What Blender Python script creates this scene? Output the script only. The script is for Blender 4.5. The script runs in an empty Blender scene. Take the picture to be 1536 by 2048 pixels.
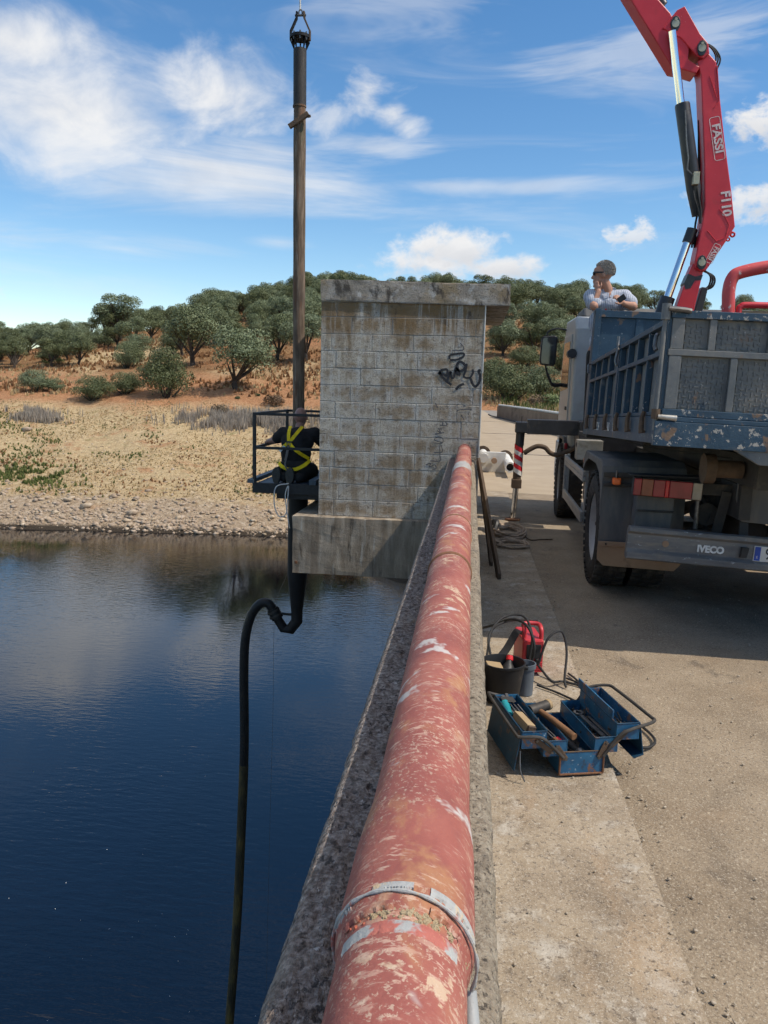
import bpy, bmesh, math, random
import numpy as np
from mathutils import Vector, Matrix, Euler, noise as mnoise

SC = bpy.context.scene
COL = SC.collection
PI = math.pi
rad = math.radians

# ------------------------------------------------------------------ camera
cd = bpy.data.cameras.new("camera")
cam = bpy.data.objects.new("camera", cd)
COL.objects.link(cam)
cd.sensor_fit = 'AUTO'
cd.sensor_width = 36.0
cd.lens = 36.0 * 1540 / 2048
cd.clip_start = 0.05
cd.clip_end = 3000
Rt = Vector((0.99336, 0.11159, 0.02816))
Up = Vector((-0.04511, 0.15240, 0.98729))
Fw = Vector((-0.10588, 0.98200, -0.15642))
cam.matrix_world = Matrix(((Rt.x, Up.x, -Fw.x, 0), (Rt.y, Up.y, -Fw.y, 0), (Rt.z, Up.z, -Fw.z, 1.65), (0, 0, 0, 1)))
SC.camera = cam

# ------------------------------------------------------------------ sun, exposure
SUNV = Vector((0.70, -0.16, 1.0)).normalized()
sl = bpy.data.lights.new("sun", 'SUN')
sl.energy = 2.05
sl.angle = rad(0.53)
sl.color = (1.0, 0.955, 0.89)
so = bpy.data.objects.new("sun", sl)
COL.objects.link(so)
so.rotation_euler = SUNV.to_track_quat('Z', 'Y').to_euler()
so.location = (20, -8, 40)
SC.view_settings.view_transform = 'Standard'
SC.view_settings.look = 'None'
SC.view_settings.exposure = 1.04
SC.view_settings.gamma = 1.0
SC.view_settings.use_curve_mapping = False
SC.view_settings.use_white_balance = True
SC.view_settings.white_balance_temperature = 7050
cy = SC.cycles
cy.max_bounces = 6; cy.diffuse_bounces = 3; cy.glossy_bounces = 3; cy.transmission_bounces = 2; cy.transparent_max_bounces = 4
cy.use_adaptive_sampling = True; cy.adaptive_threshold = 0.04

# ------------------------------------------------------------------ node helpers
def nd(nt, typ, ins=None, **props):
    n = nt.nodes.new(typ)
    for k, v in props.items():
        setattr(n, k, v)
    for k, v in (ins or {}).items():
        s = n.inputs[k]
        if isinstance(v, bpy.types.NodeSocket):
            nt.links.new(v, s)
        else:
            if isinstance(v, (tuple, list)) and len(v) == 3 and s.type == 'RGBA':
                v = (*v, 1)
            s.default_value = v
    return n
def math_(nt, op, a, b=0.0, c=0.0, clamp=False):
    return nd(nt, 'ShaderNodeMath', {0: a, 1: b, 2: c}, operation=op, use_clamp=clamp).outputs[0]
def mrange(nt, v, a, b, c=0.0, d=1.0, smooth=True):
    return nd(nt, 'ShaderNodeMapRange', {'Value': v, 'From Min': a, 'From Max': b, 'To Min': c, 'To Max': d},
              interpolation_type='SMOOTHSTEP' if smooth else 'LINEAR').outputs[0]
def mixc(nt, f, a, b, mode='MIX'):
    m = nd(nt, 'ShaderNodeMix', data_type='RGBA', blend_type=mode)
    for i, v in ((0, f), (6, a), (7, b)):
        if isinstance(v, bpy.types.NodeSocket):
            nt.links.new(v, m.inputs[i])
        else:
            if isinstance(v, (tuple, list)) and len(v) == 3:
                v = (*v, 1)
            m.inputs[i].default_value = v
    return m.outputs[2]
def ramp(nt, fac, stops):
    r = nd(nt, 'ShaderNodeValToRGB', {0: fac})
    e = r.color_ramp.elements
    while len(e) < len(stops):
        e.new(0.5)
    for i, (p, c) in enumerate(stops):
        e[i].position = p
        e[i].color = (*c, 1) if len(c) == 3 else c
    return r.outputs[0]
def mapv(nt, vec, scale=(1, 1, 1), rot=(0, 0, 0), loc=(0, 0, 0)):
    return nd(nt, 'ShaderNodeMapping', {'Vector': vec, 'Scale': scale, 'Rotation': rot, 'Location': loc}).outputs[0]
def noise_(nt, vec, scale, detail=6, rough=0.6, dist=0.0):
    return nd(nt, 'ShaderNodeTexNoise', {'Vector': vec, 'Scale': scale, 'Detail': detail, 'Roughness': rough, 'Distortion': dist}).outputs[0]

# ------------------------------------------------------------------ world: sky with clouds
W = bpy.data.worlds.new("World")
SC.world = W
W.use_nodes = True
W.cycles.sampling_method = 'MANUAL'
W.cycles.sample_map_resolution = 256
nt = W.node_tree
nt.nodes.clear()
tc = nd(nt, 'ShaderNodeTexCoord').outputs['Generated']
sky = nd(nt, 'ShaderNodeTexSky', sky_type='NISHITA', sun_disc=False)
sky.sun_elevation = math.asin(SUNV.z)
sky.sun_rotation = math.atan2(SUNV.x, SUNV.y)
sky.altitude = 300
sky.air_density = 1.0
sky.dust_density = 0.12
sky.ozone_density = 1.6
hsv = nd(nt, 'ShaderNodeHueSaturation', {'Color': sky.outputs[0], 'Saturation': 1.30, 'Value': 1.0, 'Hue': 0.501})
sxyz = nd(nt, 'ShaderNodeSeparateXYZ', {0: tc})
dx, dy, dz = sxyz.outputs
uu = math_(nt, 'MULTIPLY', math_(nt, 'ARCTAN2', dx, dy), 57.2958)
vv = math_(nt, 'MULTIPLY', math_(nt, 'ARCSINE', dz), 57.2958)
uv = nd(nt, 'ShaderNodeCombineXYZ', {0: uu, 1: vv}).outputs[0]
n1 = noise_(nt, mapv(nt, uv, (0.16, 0.24, 1)), 1.0, 6, 0.58, 0.4)
n2 = noise_(nt, mapv(nt, uv, (0.05, 0.30, 1), (0, 0, rad(-4)), (3, 1, 0)), 1.0, 5, 0.6, 0.8)
n3 = noise_(nt, mapv(nt, uv, (0.42, 0.55, 1), (0, 0, 0), (9, 4, 0)), 1.0, 5, 0.6, 0.2)
# azimuth, elevation, half widths (degrees), density, noise strength, kind (0 billow, 1 wisp)
CL = [(-28, 16.8, 21, 7.4, 1.0, .55, 0), (-18.5, 18.6, 10, 4.8, .95, .75, 0), (-18, 14.0, 19, 3.6, .85, .9, 1), (-31, 20.0, 12, 4.6, 1.0, .6, 0),
      (-8.3, 19.4, 3.4, 2.6, .85, 1.3, 0), (-6.2, 18.3, 3.0, 2.2, .9, 1.3, 0), (-10.5, 18.0, 4.0, 1.9, .6, 1.5, 0), (-8, 16.3, 6, 1.0, .55, 1.4, 1),
      (-1.6, 9.9, 5.4, 2.7, 1.0, .8, 2), (-3.0, 8.9, 6.6, 1.7, 1.0, .8, 2), (1.8, 8.8, 4.8, 1.6, 1.0, .8, 2),
      (18.2, 17.0, 2.9, 2.2, 1.0, 1.3, 2), (17.8, 12.6, 3.6, 2.0, .9, 1.3, 2), (14.6, 12.9, 1.7, .9, .6, 1.5, 2), (10.5, 10.7, 2.4, 1.0, .8, 1.5, 2),
      (0, 14.0, 17, 0.9, .45, 1.3, 1), (-24.6, 8.9, 13, 1.6, .6, 1.0, 1), (13, 21.5, 11, 4, .4, 2.0, 1), (0, 26.0, 18, 3.2, .3, 2.0, 1),
      (-33, 5.6, 1.8, .9, .5, 1.5, 2), (-14.1, 10.0, 4.0, .8, .4, 1.4, 1), (27, 11, 5, 2.2, .9, 1.2, 2), (36, 17, 9, 4, .9, 1.2, 0),
      (55, 12, 9, 3, .9, 1.2, 2), (80, 20, 14, 5, .9, 1.2, 0), (112, 13, 9, 3, .9, 1.2, 2), (145, 19, 15, 5, .9, 1.2, 0), (175, 11, 8, 2.5, .9, 1.2, 2),
      (-50, 13, 8, 3, .9, 1.2, 2), (-72, 20, 13, 5, .9, 1.2, 0), (-100, 12, 9, 3, .9, 1.2, 2), (-130, 18, 14, 5, .9, 1.2, 0), (-160, 13, 8, 3, .9, 1.2, 2)]
dens = None
wsum = None
for (u0, v0, ru, rv, st, am, kind) in CL:
    a = math_(nt, 'DIVIDE', math_(nt, 'SUBTRACT', uu, u0), ru)
    b = math_(nt, 'DIVIDE', math_(nt, 'SUBTRACT', vv, v0), rv)
    d = math_(nt, 'SQRT', math_(nt, 'ADD', math_(nt, 'MULTIPLY', a, a), math_(nt, 'MULTIPLY', b, b)))
    nn = (n1, n2, n3)[kind]
    e = math_(nt, 'ADD', math_(nt, 'SUBTRACT', 0.72, d), math_(nt, 'MULTIPLY', math_(nt, 'SUBTRACT', nn, 0.47), am * 2.2))
    m = math_(nt, 'MULTIPLY', mrange(nt, e, (0.0, -0.1, 0.0)[kind], (0.85, 0.95, 0.62)[kind]), st)
    dens = m if dens is None else math_(nt, 'MAXIMUM', dens, m)
    if kind == 2:
        # underside of a heap cloud is greyer
        g = math_(nt, 'MULTIPLY', m, mrange(nt, b, 0.25, -0.6))
        wsum = g if wsum is None else math_(nt, 'MAXIMUM', wsum, g)
veil = math_(nt, 'MULTIPLY', mrange(nt, n2, 0.5, 0.85), 0.32)
dens = math_(nt, 'MAXIMUM', dens, veil)
# unseen cloud deck overhead, added for fill light, kept above the water's reflections
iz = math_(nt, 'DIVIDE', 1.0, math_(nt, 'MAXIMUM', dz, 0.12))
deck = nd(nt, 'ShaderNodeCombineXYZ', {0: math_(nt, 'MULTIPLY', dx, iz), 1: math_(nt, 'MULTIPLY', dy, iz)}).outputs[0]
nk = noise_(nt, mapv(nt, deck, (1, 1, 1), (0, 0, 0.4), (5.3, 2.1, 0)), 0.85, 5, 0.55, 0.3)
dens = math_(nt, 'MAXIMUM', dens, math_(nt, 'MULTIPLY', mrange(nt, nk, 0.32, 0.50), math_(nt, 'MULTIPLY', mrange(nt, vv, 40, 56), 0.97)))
above = mrange(nt, vv, 0.5, 4.0)
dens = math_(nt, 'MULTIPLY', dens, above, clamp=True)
shade = math_(nt, 'ADD', math_(nt, 'MULTIPLY', wsum, 0.55), mrange(nt, n1, 0.62, 0.34, 0, .3))
ccol = mixc(nt, shade, (0.90, 0.945, 1.02), (0.54, 0.60, 0.72))
bg1 = nd(nt, 'ShaderNodeBackground', {'Color': hsv.outputs[0], 'Strength': 0.083})
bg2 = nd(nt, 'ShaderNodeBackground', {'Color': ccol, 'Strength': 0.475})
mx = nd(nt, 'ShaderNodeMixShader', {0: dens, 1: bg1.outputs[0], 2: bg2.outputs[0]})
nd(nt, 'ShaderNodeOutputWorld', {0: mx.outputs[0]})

# ------------------------------------------------------------------ materials
MATS = {}
def M(name, stops, scale=4.0, detail=6, coord='pos', stretch=(1, 1, 1), rough=0.8, metal=0.0, bump=0.0, bscale=60.0, bstretch=None,
      layers=(), spec=0.35, rand=0.0, bdist=0.01, rough2=None, voro=None):
    """Procedural material: noise colour ramp, then chips/stains/dirt layers (colour, scale, lo, hi, stretch[, strength])."""
    m = bpy.data.materials.new(name)
    m.use_nodes = True
    nt = m.node_tree
    b = nt.nodes['Principled BSDF']
    if coord == 'pos':
        v = nd(nt, 'ShaderNodeNewGeometry').outputs['Position']
    else:
        v = nd(nt, 'ShaderNodeTexCoord').outputs['Object' if coord == 'obj' else 'Generated']
    f = noise_(nt, mapv(nt, v, stretch), scale, detail, 0.62)
    c = ramp(nt, f, [(0.5 + (p - 0.5) * 0.6, q) for p, q in stops])
    for k, L in enumerate(layers):
        colr, s, lo, hi, strc = L[:5]
        st = L[5] if len(L) > 5 else 1.0
        g = noise_(nt, mapv(nt, v, strc, (0, 0, 0), (3.1 * k + 1, 7.7 * k, 1.9 * k)), s, 4, 0.66, 0.3)
        mk = math_(nt, 'MULTIPLY', mrange(nt, g, lo, hi), st)
        if len(L) > 6:
            mk = math_(nt, 'MULTIPLY', mk, mrange(nt, noise_(nt, mapv(nt, v, (1, .45, 1), (0, 0, 0), (k * 5.1, 2.2, 8)), L[6], 3, .55), .43, .60))
        c = mixc(nt, mk, c, colr)
    if voro:
        vs, lo, hi, colr, st = voro
        vn = nd(nt, 'ShaderNodeTexVoronoi', {'Vector': v, 'Scale': vs})
        sp = nd(nt, 'ShaderNodeSeparateColor', {0: vn.outputs['Color']}).outputs[0]
        mk = math_(nt, 'MULTIPLY', mrange(nt, sp, lo, hi), st)
        c = mixc(nt, mk, c, colr)
    if rand:
        o = nd(nt, 'ShaderNodeObjectInfo').outputs['Random']
        c = nd(nt, 'ShaderNodeHueSaturation', {'Color': c, 'Value': mrange(nt, o, 0, 1, 1 - rand, 1 + rand, False),
                                               'Hue': mrange(nt, o, 0, 1, 0.5 - rand * .06, 0.5 + rand * .06, False)}).outputs[0]
    nt.links.new(c, b.inputs['Base Color'])
    b.inputs['Roughness'].default_value = rough
    if rough2 is not None:
        nt.links.new(mrange(nt, f, 0.35, 0.65, rough, rough2), b.inputs['Roughness'])
    b.inputs['Metallic'].default_value = metal
    b.inputs['Specular IOR Level'].default_value = spec
    if bump:
        g = noise_(nt, mapv(nt, v, bstretch or (1, 1, 1)), bscale, 4, 0.7)
        bn = nd(nt, 'ShaderNodeBump', {'Height': g, 'Strength': bump, 'Distance': bdist})
        nt.links.new(bn.outputs[0], b.inputs['Normal'])
    MATS[name] = m
    return m
def flat(name, col, rough=0.5, metal=0.0, spec=0.4):
    v = tuple(min(1, x * 1.25) for x in col)
    return M(name, [(0.2, tuple(x * .8 for x in col)), (0.8, v)], 9, 4, 'obj', rough=rough, metal=metal, spec=spec, bump=.06, bscale=70)

concrete = [(0.0, (.16, .122, .085)), (.35, (.27, .212, .15)), (.6, (.35, .28, .20)), (1, (.45, .38, .29))]
M('sidewalk', concrete, 3.2, 9, rough=.92, bump=.55, bscale=55, bdist=.012, layers=[((.47, .43, .37), 6, .52, .72, (1, 1, 1), .8), ((.13, .10, .075), 14, .56, .72, (1, 1, 1), .7), ((.40, .27, .16), 1.6, .55, .75, (2, .6, 1), .45),
  ((.54, .48, .40), 48, .57, .68, (1, 1, 1), .6), ((.09, .07, .055), 62, .55, .66, (1, 1, 1), .7), ((.09, .07, .055), 130, .55, .66, (1, 1, 1), .5)], voro=(330, .80, .95, (.54, .49, .42), .45))
M('road', [(0, (.17, .124, .082)), (.4, (.265, .203, .138)), (.7, (.325, .255, .178)), (1, (.40, .325, .235))], 2.0, 9, rough=.93, bump=.7, bscale=75, bdist=.012, layers=[((.13, .10, .072), 1.1, .53, .70, (1, .6, 1), .7), ((.09, .07, .055), 2.2, .62, .70, (1, .8, 1), .6), ((.11, .082, .06), 75, .54, .66, (1, 1, 1), .7), ((.11, .082, .06), 150, .55, .66, (1, 1, 1), .5),
  ((.52, .44, .33), 52, .585, .67, (1, 1, 1), .65), ((.42, .27, .15), .7, .56, .75, (1, 1, 1), .3)], voro=(260, .82, .96, (.52, .46, .37), .45))
M('far_road', [(0, (.31, .24, .165)), (1, (.42, .34, .245))], 1.5, 7, rough=.9, bump=.3, bscale=30, layers=[((.26, .21, .15), .8, .56, .7, (1, .4, 1), .5)])
M('parapet', [(0, (.045, .035, .031)), (.4, (.165, .130, .112)), (.62, (.28, .238, .212)), (1, (.50, .455, .42))], 85, 6, rough=.95, bump=1.0, bscale=48, bstretch=(1, .6, 1), bdist=.02, layers=[((.62, .59, .56), 34, .655, .70, (1.6, .6, 1), .9), ((.03, .026, .025), 75, .52, .64, (1, .7, 1), .85), ((.32, .28, .24), 7, .52, .7, (1, 1, 1), .4)])
M('parapet_edge', [(0, (.16, .125, .09)), (.45, (.34, .28, .21)), (1, (.54, .47, .37))], 60, 6, rough=.95, bump=1.0, bscale=90, bdist=.02, layers=[((.055, .045, .038), 95, .53, .66, (1, 1, 1), .85), ((.06, .05, .045), 9, .56, .72, (1, .6, 1), .5)])
def block_mat():
    m = bpy.data.materials.new('block'); m.use_nodes = True
    nt = m.node_tree; b = nt.nodes['Principled BSDF']
    v = nd(nt, 'ShaderNodeNewGeometry').outputs['Position']
    g = nd(nt, 'ShaderNodeSeparateXYZ', {0: nd(nt, 'ShaderNodeTexCoord').outputs['Generated']}).outputs
    z = nd(nt, 'ShaderNodeSeparateXYZ', {0: v}).outputs[2]
    o = nd(nt, 'ShaderNodeObjectInfo').outputs['Random']
    n1 = noise_(nt, mapv(nt, v, (1, 1, 1.7)), 3.2, 5, .62); n2 = noise_(nt, v, 9, 5, .65); n3 = noise_(nt, v, 60, 4, .7)
    ex = math_(nt, 'MULTIPLY', math_(nt, 'MINIMUM', g[0], math_(nt, 'SUBTRACT', 1, g[0])), .45)
    ez = math_(nt, 'MULTIPLY', math_(nt, 'MINIMUM', g[2], math_(nt, 'SUBTRACT', 1, g[2])), .2)
    e = math_(nt, 'ADD', math_(nt, 'MINIMUM', ex, ez), math_(nt, 'MULTIPLY', math_(nt, 'SUBTRACT', n2, .5), .30))
    c = ramp(nt, n2, [(.32, (.32, .272, .21)), (.5, (.45, .392, .315)), (.68, (.55, .50, .42))])
    br = math_(nt, 'ADD', math_(nt, 'MULTIPLY', o, .07), n1)
    c = mixc(nt, math_(nt, 'MULTIPLY', mrange(nt, br, .47, .66), .72), c, (.23, .150, .078))
    c = mixc(nt, math_(nt, 'MULTIPLY', mrange(nt, e, .055, -.02), .62), c, (.50, .485, .45))
    # brown and black runs under the roof edge
    up = math_(nt, 'ADD', z, math_(nt, 'MULTIPLY', math_(nt, 'SUBTRACT', noise_(nt, mapv(nt, v, (3, 1, .6)), 2.2, 5), .5), 1.8))
    c = mixc(nt, math_(nt, 'MULTIPLY', mrange(nt, up, 2.15, 2.60), .85), c, (.18, .105, .042))
    c = mixc(nt, math_(nt, 'MULTIPLY', mrange(nt, noise_(nt, mapv(nt, v, (2.4, 1, 1)), 3.0, 5), .60, .70), math_(nt, 'MULTIPLY', mrange(nt, z, 1.7, 2.6), .8)), c, (.05, .042, .036))
    run = noise_(nt, mapv(nt, v, (5, 1, .45)), 2.4, 5, .6)
    c = mixc(nt, math_(nt, 'MULTIPLY', mrange(nt, run, .52, .66), .5), c, (.19, .13, .07))
    c = mixc(nt, math_(nt, 'MULTIPLY', mrange(nt, run, .46, .34), .45), c, (.56, .55, .51))
    c = mixc(nt, math_(nt, 'MULTIPLY', mrange(nt, n3, .50, .64), .6), c, (.13, .11, .088))
    c = mixc(nt, math_(nt, 'MULTIPLY', mrange(nt, noise_(nt, v, 16, 4, .7), .56, .68), .6), c, (.085, .062, .045))
    nt.links.new(c, b.inputs['Base Color']); b.inputs['Roughness'].default_value = .95; b.inputs['Specular IOR Level'].default_value = .2
    bn = nd(nt, 'ShaderNodeBump', {'Height': math_(nt, 'ADD', n3, math_(nt, 'MULTIPLY', n2, 1.2)), 'Strength': .8, 'Distance': .008})
    nt.links.new(bn.outputs[0], b.inputs['Normal'])
    MATS['block'] = m
block_mat()
M('mortar', [(0, (.22, .20, .17)), (1, (.40, .38, .34))], 8, 7, rough=.95, bump=.4, bscale=60, layers=[((.24, .20, .15), 5, .5, .7, (1, 1, 1), .6)])
M('roof_slab', [(0, (.16, .13, .10)), (.5, (.31, .27, .225)), (1, (.48, .45, .41))], 5, 9, rough=.95, bump=.8, bscale=60, bdist=.01, layers=[((.26, .18, .085), 3, .50, .68, (1, 1, 1), .65), ((.055, .045, .038), 6, .51, .66, (1, 1, .6), .85), ((.52, .51, .49), 5.5, .56, .68, (1, 1, .7), .65), ((.07, .058, .05), 50, .54, .66, (1, 1, 1), .6)])
M('base_slab', [(0, (.12, .09, .065)), (.45, (.25, .20, .148)), (1, (.46, .40, .32))], 4, 9, stretch=(2.6, 1, .45), rough=.95, bump=.6, bscale=70, bdist=.008, layers=[((.42, .41, .37), 5, .58, .72, (2.2, 1, .3), .7), ((.055, .043, .033), 5, .55, .72, (2.6, 1, .4), .75), ((.09, .075, .06), 60, .57, .72, (1, 1, 1), .5)])
M('dam', [(0, (.14, .12, .10)), (1, (.33, .30, .26))], 2, 8, rough=.95, bump=.5, bscale=20)
M('pipe_red', [(0, (.21, .062, .052)), (.5, (.31, .095, .074)), (1, (.39, .15, .115))], 7, 8, stretch=(1, .7, 1), rough=.62, rough2=.8, bump=.45, bscale=38, bdist=.006, spec=.35,
  layers=[((.42, .21, .10), 11, .50, .64, (1, .6, 1), .7, 5), ((.54, .40, .28), 26, .545, .62, (1, 1.2, 1), .85, 5.5), ((.56, .38, .29), 60, .54, .64, (.5, 1.5, .5), .7, 7), ((.17, .055, .055), 5, .54, .70, (1, .35, 1), .65), ((.56, .44, .33), 130, .54, .64, (1, 1, 1), .6, 6), ((.53, .515, .485), 6, .60, .67, (1, 1.3, 1), .8), ((.52, .30, .24), 3.0, .52, .72, (1, .5, 1), .45)])
M('pipe_primer', [(0, (.28, .28, .27)), (1, (.44, .445, .43))], 14, 8, rough=.7, bump=.4, bscale=50, layers=[((.42, .10, .07), 16, .54, .62, (1, 1, 1), .9), ((.55, .38, .20), 24, .58, .66, (1, 1, 1), .8)])
M('filler', [(0, (.26, .18, .10)), (1, (.46, .37, .24))], 30, 8, rough=.95, bump=1, bscale=60, bdist=.01, layers=[((.42, .10, .06), 20, .57, .64, (1, 1, 1), .9)])
M('conduit', [(0, (.26, .27, .27)), (1, (.38, .39, .39))], 12, 6, rough=.55, layers=[((.30, .08, .06), 14, .62, .66, (1, .5, 1), .9), ((.10, .10, .10), 22, .62, .66, (1, .6, 1), .8)], bump=.2)
M('lichen', [(0, (.45, .22, .01)), (1, (.60, .34, .02))], 40, 6, rough=.95, bump=1, bscale=120)
M('paint_black', [(0, (.012, .012, .014)), (1, (.04, .04, .045))], 20, 6, rough=.6, layers=[((.2, .19, .17), 60, .60, .72, (1, 1, 1), .5)])
M('paint_faded', [(0, (.05, .055, .07)), (1, (.13, .13, .14))], 20, 6, rough=.8, layers=[((.25, .22, .18), 30, .50, .66, (1, 1, 1), .8)])
M('pole_wood', [(0, (.035, .026, .02)), (.45, (.12, .085, .06)), (1, (.30, .23, .17))], 9, 9, stretch=(3, 3, .35), rough=.85, bump=.6, bscale=30, bstretch=(3, 3, .3), bdist=.008, layers=[((.18, .075, .035), 6, .52, .70, (2, 2, .3), .6), ((.36, .31, .25), 7, .60, .70, (2.4, 2.4, .2), .7), ((.035, .06, .03), 3, .60, .72, (1, 1, .4), .6)])
M('pole_dark', [(0, (.018, .016, .016)), (1, (.05, .045, .042))], 6, 8, stretch=(2, 2, .4), rough=.6, bump=.3, layers=[((.09, .08, .07), 9, .58, .70, (2, 2, .3), .6)])
M('black_steel', [(0, (.006, .006, .007)), (1, (.018, .018, .02))], 8, 6, rough=.55, spec=.25)
M('hose', [(0, (.008, .008, .009)), (1, (.022, .022, .022))], 10, 6, rough=.5, spec=.3)
M('hose_algae', [(0, (.012, .012, .011)), (.5, (.05, .042, .022)), (1, (.17, .125, .035))], 8, 8, stretch=(1, 1, .3), rough=.8, bump=.6, bscale=60)
M('rail_paint', [(0, (.008, .009, .010)), (1, (.03, .032, .036))], 14, 6, rough=.5, spec=.35)
M('deck_steel', [(0, (.03, .05, .07)), (1, (.08, .11, .14))], 10, 7, rough=.5, metal=.3, bump=.5, bscale=90)
M('grit', [(0, (.24, .19, .14)), (1, (.50, .43, .34))], 40, 3, rough=.95)
M('far_parapet', [(0, (.13, .095, .065)), (1, (.27, .20, .14))], 1.2, 6, rough=.95, bump=.4, bscale=8, layers=[((.06, .045, .035), 1.5, .55, .7, (1, .4, 1), .6)])
M('rust', [(0, (.09, .045, .028)), (1, (.26, .12, .06))], 20, 8, rough=.9, bump=.6, bscale=60)
M('rust_brown', [(0, (.055, .038, .028)), (1, (.16, .105, .066))], 14, 8, rough=.8, bump=.4)
BLUE = [(0, (.014, .036, .060)), (.5, (.022, .056, .092)), (1, (.045, .088, .13))]
M('bed_blue', BLUE, 5, 8, rough=.48, spec=.4, bump=.15, bscale=50, layers=[((.25, .22, .19), 3.0, .57, .75, (1, 1, 1), .65), ((.20, .115, .07), 9, .61, .68, (1, 1, .6), .85), ((.42, .42, .42), 34, .645, .69, (1, 1, 1), .8)])
M('bed_blue_chipped', BLUE, 5, 8, rough=.5, spec=.4, bump=.3, bscale=50, layers=[((.27, .23, .19), 3.5, .52, .72, (.7, 1, 1), .7), ((.40, .37, .33), 24, .575, .61, (1, 1, 1), .9), ((.20, .12, .07), 9, .59, .66, (1, 1, .6), .85)])
M('bed_dusty', [(0, (.045, .064, .078)), (.5, (.14, .148, .15)), (1, (.26, .235, .20))], 4, 6, rough=.65, spec=.4, bump=.2, bscale=50, layers=[((.022, .050, .080), 5, .54, .70, (1, 1, .7), .7), ((.22, .13, .08), 8, .62, .70, (1, 1, .5), .7), ((.45, .44, .42), 40, .65, .69, (1, 1, 1), .7)])
M('chassis', [(0, (.02, .02, .02)), (1, (.075, .068, .06))], 6, 7, rough=.75, bump=.3, layers=[((.15, .12, .09), 4, .55, .72, (1, 1, 1), .6)])
M('mudguard', [(0, (.055, .058, .062)), (.5, (.105, .104, .102)), (1, (.20, .175, .145))], 3.4, 8, stretch=(2, 1, .6), rough=.6, spec=.3, bump=.15, layers=[((.20, .165, .125), 3, .55, .75, (2, 1, .4), .6)])
M('flap_tan', [(0, (.28, .18, .11)), (1, (.40, .27, .175))], 4, 7, rough=.85, bump=.2, layers=[((.13, .09, .06), 6, .58, .72, (1, 1, 1), .5)])
M('bumper', [(0, (.07, .075, .085)), (.5, (.15, .148, .145)), (1, (.28, .255, .22))], 5, 8, stretch=(.6, 1, 2.5), rough=.5, spec=.4, layers=[((.30, .25, .19), 4, .57, .74, (.6, 1, 2), .6), ((.40, .42, .43), 26, .63, .68, (.6, 1, 2), .7)], bump=.2)
M('aluminium', [(0, (.30, .29, .27)), (1, (.52, .50, .46))], 8, 7, rough=.45, metal=.5, bump=.15, layers=[((.22, .19, .15), 6, .55, .72, (1, .5, 2), .6)])
M('tyre', [(0, (.018, .017, .016)), (1, (.07, .063, .055))], 12, 7, coord='obj', rough=.9, bump=.4, layers=[((.17, .145, .115), 5, .52, .72, (1, 1, 1), .55)])
M('wheel_rim', [(0, (.36, .36, .35)), (1, (.55, .54, .52))], 10, 6, coord='obj', rough=.5, metal=.35, layers=[((.18, .14, .10), 8, .58, .72, (1, 1, 1), .6)])
M('cab_white', [(0, (.28, .295, .295)), (1, (.42, .435, .43))], 4, 6, rough=.35, spec=.5, layers=[((.30, .27, .23), 3, .55, .75, (1, 1, .6), .5)])
M('crane_red', [(0, (.50, .018, .030)), (.6, (.60, .028, .042)), (1, (.66, .05, .06))], 3, 6, rough=.38, spec=.45, bump=.05, layers=[((.30, .03, .03), 5, .60, .75, (1, 1, 1), .5), ((.62, .30, .28), 40, .69, .72, (1, 1, 1), .6)])
M('tube_red', [(0, (.52, .045, .05)), (1, (.64, .10, .10))], 6, 7, rough=.45, layers=[((.62, .50, .46), 18, .62, .67, (1, 1, .5), .85), ((.28, .27, .26), 4, .66, .70, (1, 1, .4), .6)])
M('crane_black', [(0, (.010, .010, .012)), (1, (.035, .035, .04))], 8, 6, rough=.4, spec=.5, layers=[((.10, .085, .065), 5, .58, .74, (1, 1, 1), .6)])
M('chrome', [(0, (.72, .73, .76)), (1, (.80, .81, .84))], 5, 3, rough=.12, metal=1.0)
M('brass', [(0, (.30, .27, .18)), (1, (.50, .47, .36))], 12, 5, rough=.45, metal=.6)
flat('decal', (.62, .52, .50), .6)
flat('decal_white', (.70, .70, .68), .6)
M('plate_white', [(0, (.62, .60, .54)), (1, (.76, .74, .68))], 8, 6, rough=.45)
flat('plate_blue', (.02, .07, .36), .4)
flat('lens_red', (.24, .012, .022), .25, 0, .6)
flat('lens_bright_red', (.45, .008, .016), .25, 0, .6)
flat('lens_orange', (.20, .045, .022), .25, 0, .6)
flat('marker_orange', (.75, .13, .02), .3, 0, .6)
flat('lens_grey', (.28, .24, .19), .3, 0, .6)
flat('stripe_red', (.62, .02, .03), .5)
flat('stripe_white', (.66, .64, .60), .5)
M('glass_dark', [(0, (.015, .02, .022)), (1, (.03, .035, .038))], 4, 3, rough=.05, spec=.8)
flat('rubber', (.02, .02, .02), .7)
flat('black_plastic', (.022, .022, .024), .5)
M('bucket', [(0, (.008, .008, .009)), (1, (.022, .022, .022))], 8, 6, coord='obj', rough=.55, layers=[((.12, .10, .085), 6, .58, .74, (1, 1, 1), .5)])
M('tool_blue', [(0, (.007, .055, .125)), (.5, (.010, .095, .20)), (1, (.025, .15, .28))], 14, 8, rough=.42, spec=.5, bump=.15, layers=[((.20, .09, .045), 18, .57, .64, (1, 1, 1), .9), ((.12, .085, .06), 5, .52, .70, (1, 1, 1), .5), ((.42, .50, .54), 60, .64, .68, (1, 1, 1), .7), ((.03, .03, .03), 9, .62, .72, (1, 1, 1), .6)])
M('tool_blue_dark', [(0, (.006, .03, .06)), (1, (.015, .075, .14))], 14, 8, rough=.5, layers=[((.14, .08, .045), 14, .58, .66, (1, 1, 1), .8)])
M('tool_steel', [(0, (.07, .065, .06)), (1, (.26, .25, .24))], 30, 6, rough=.4, metal=.7)
M('tool_iron', [(0, (.03, .027, .025)), (1, (.10, .09, .08))], 20, 6, rough=.6, metal=.4)
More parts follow.
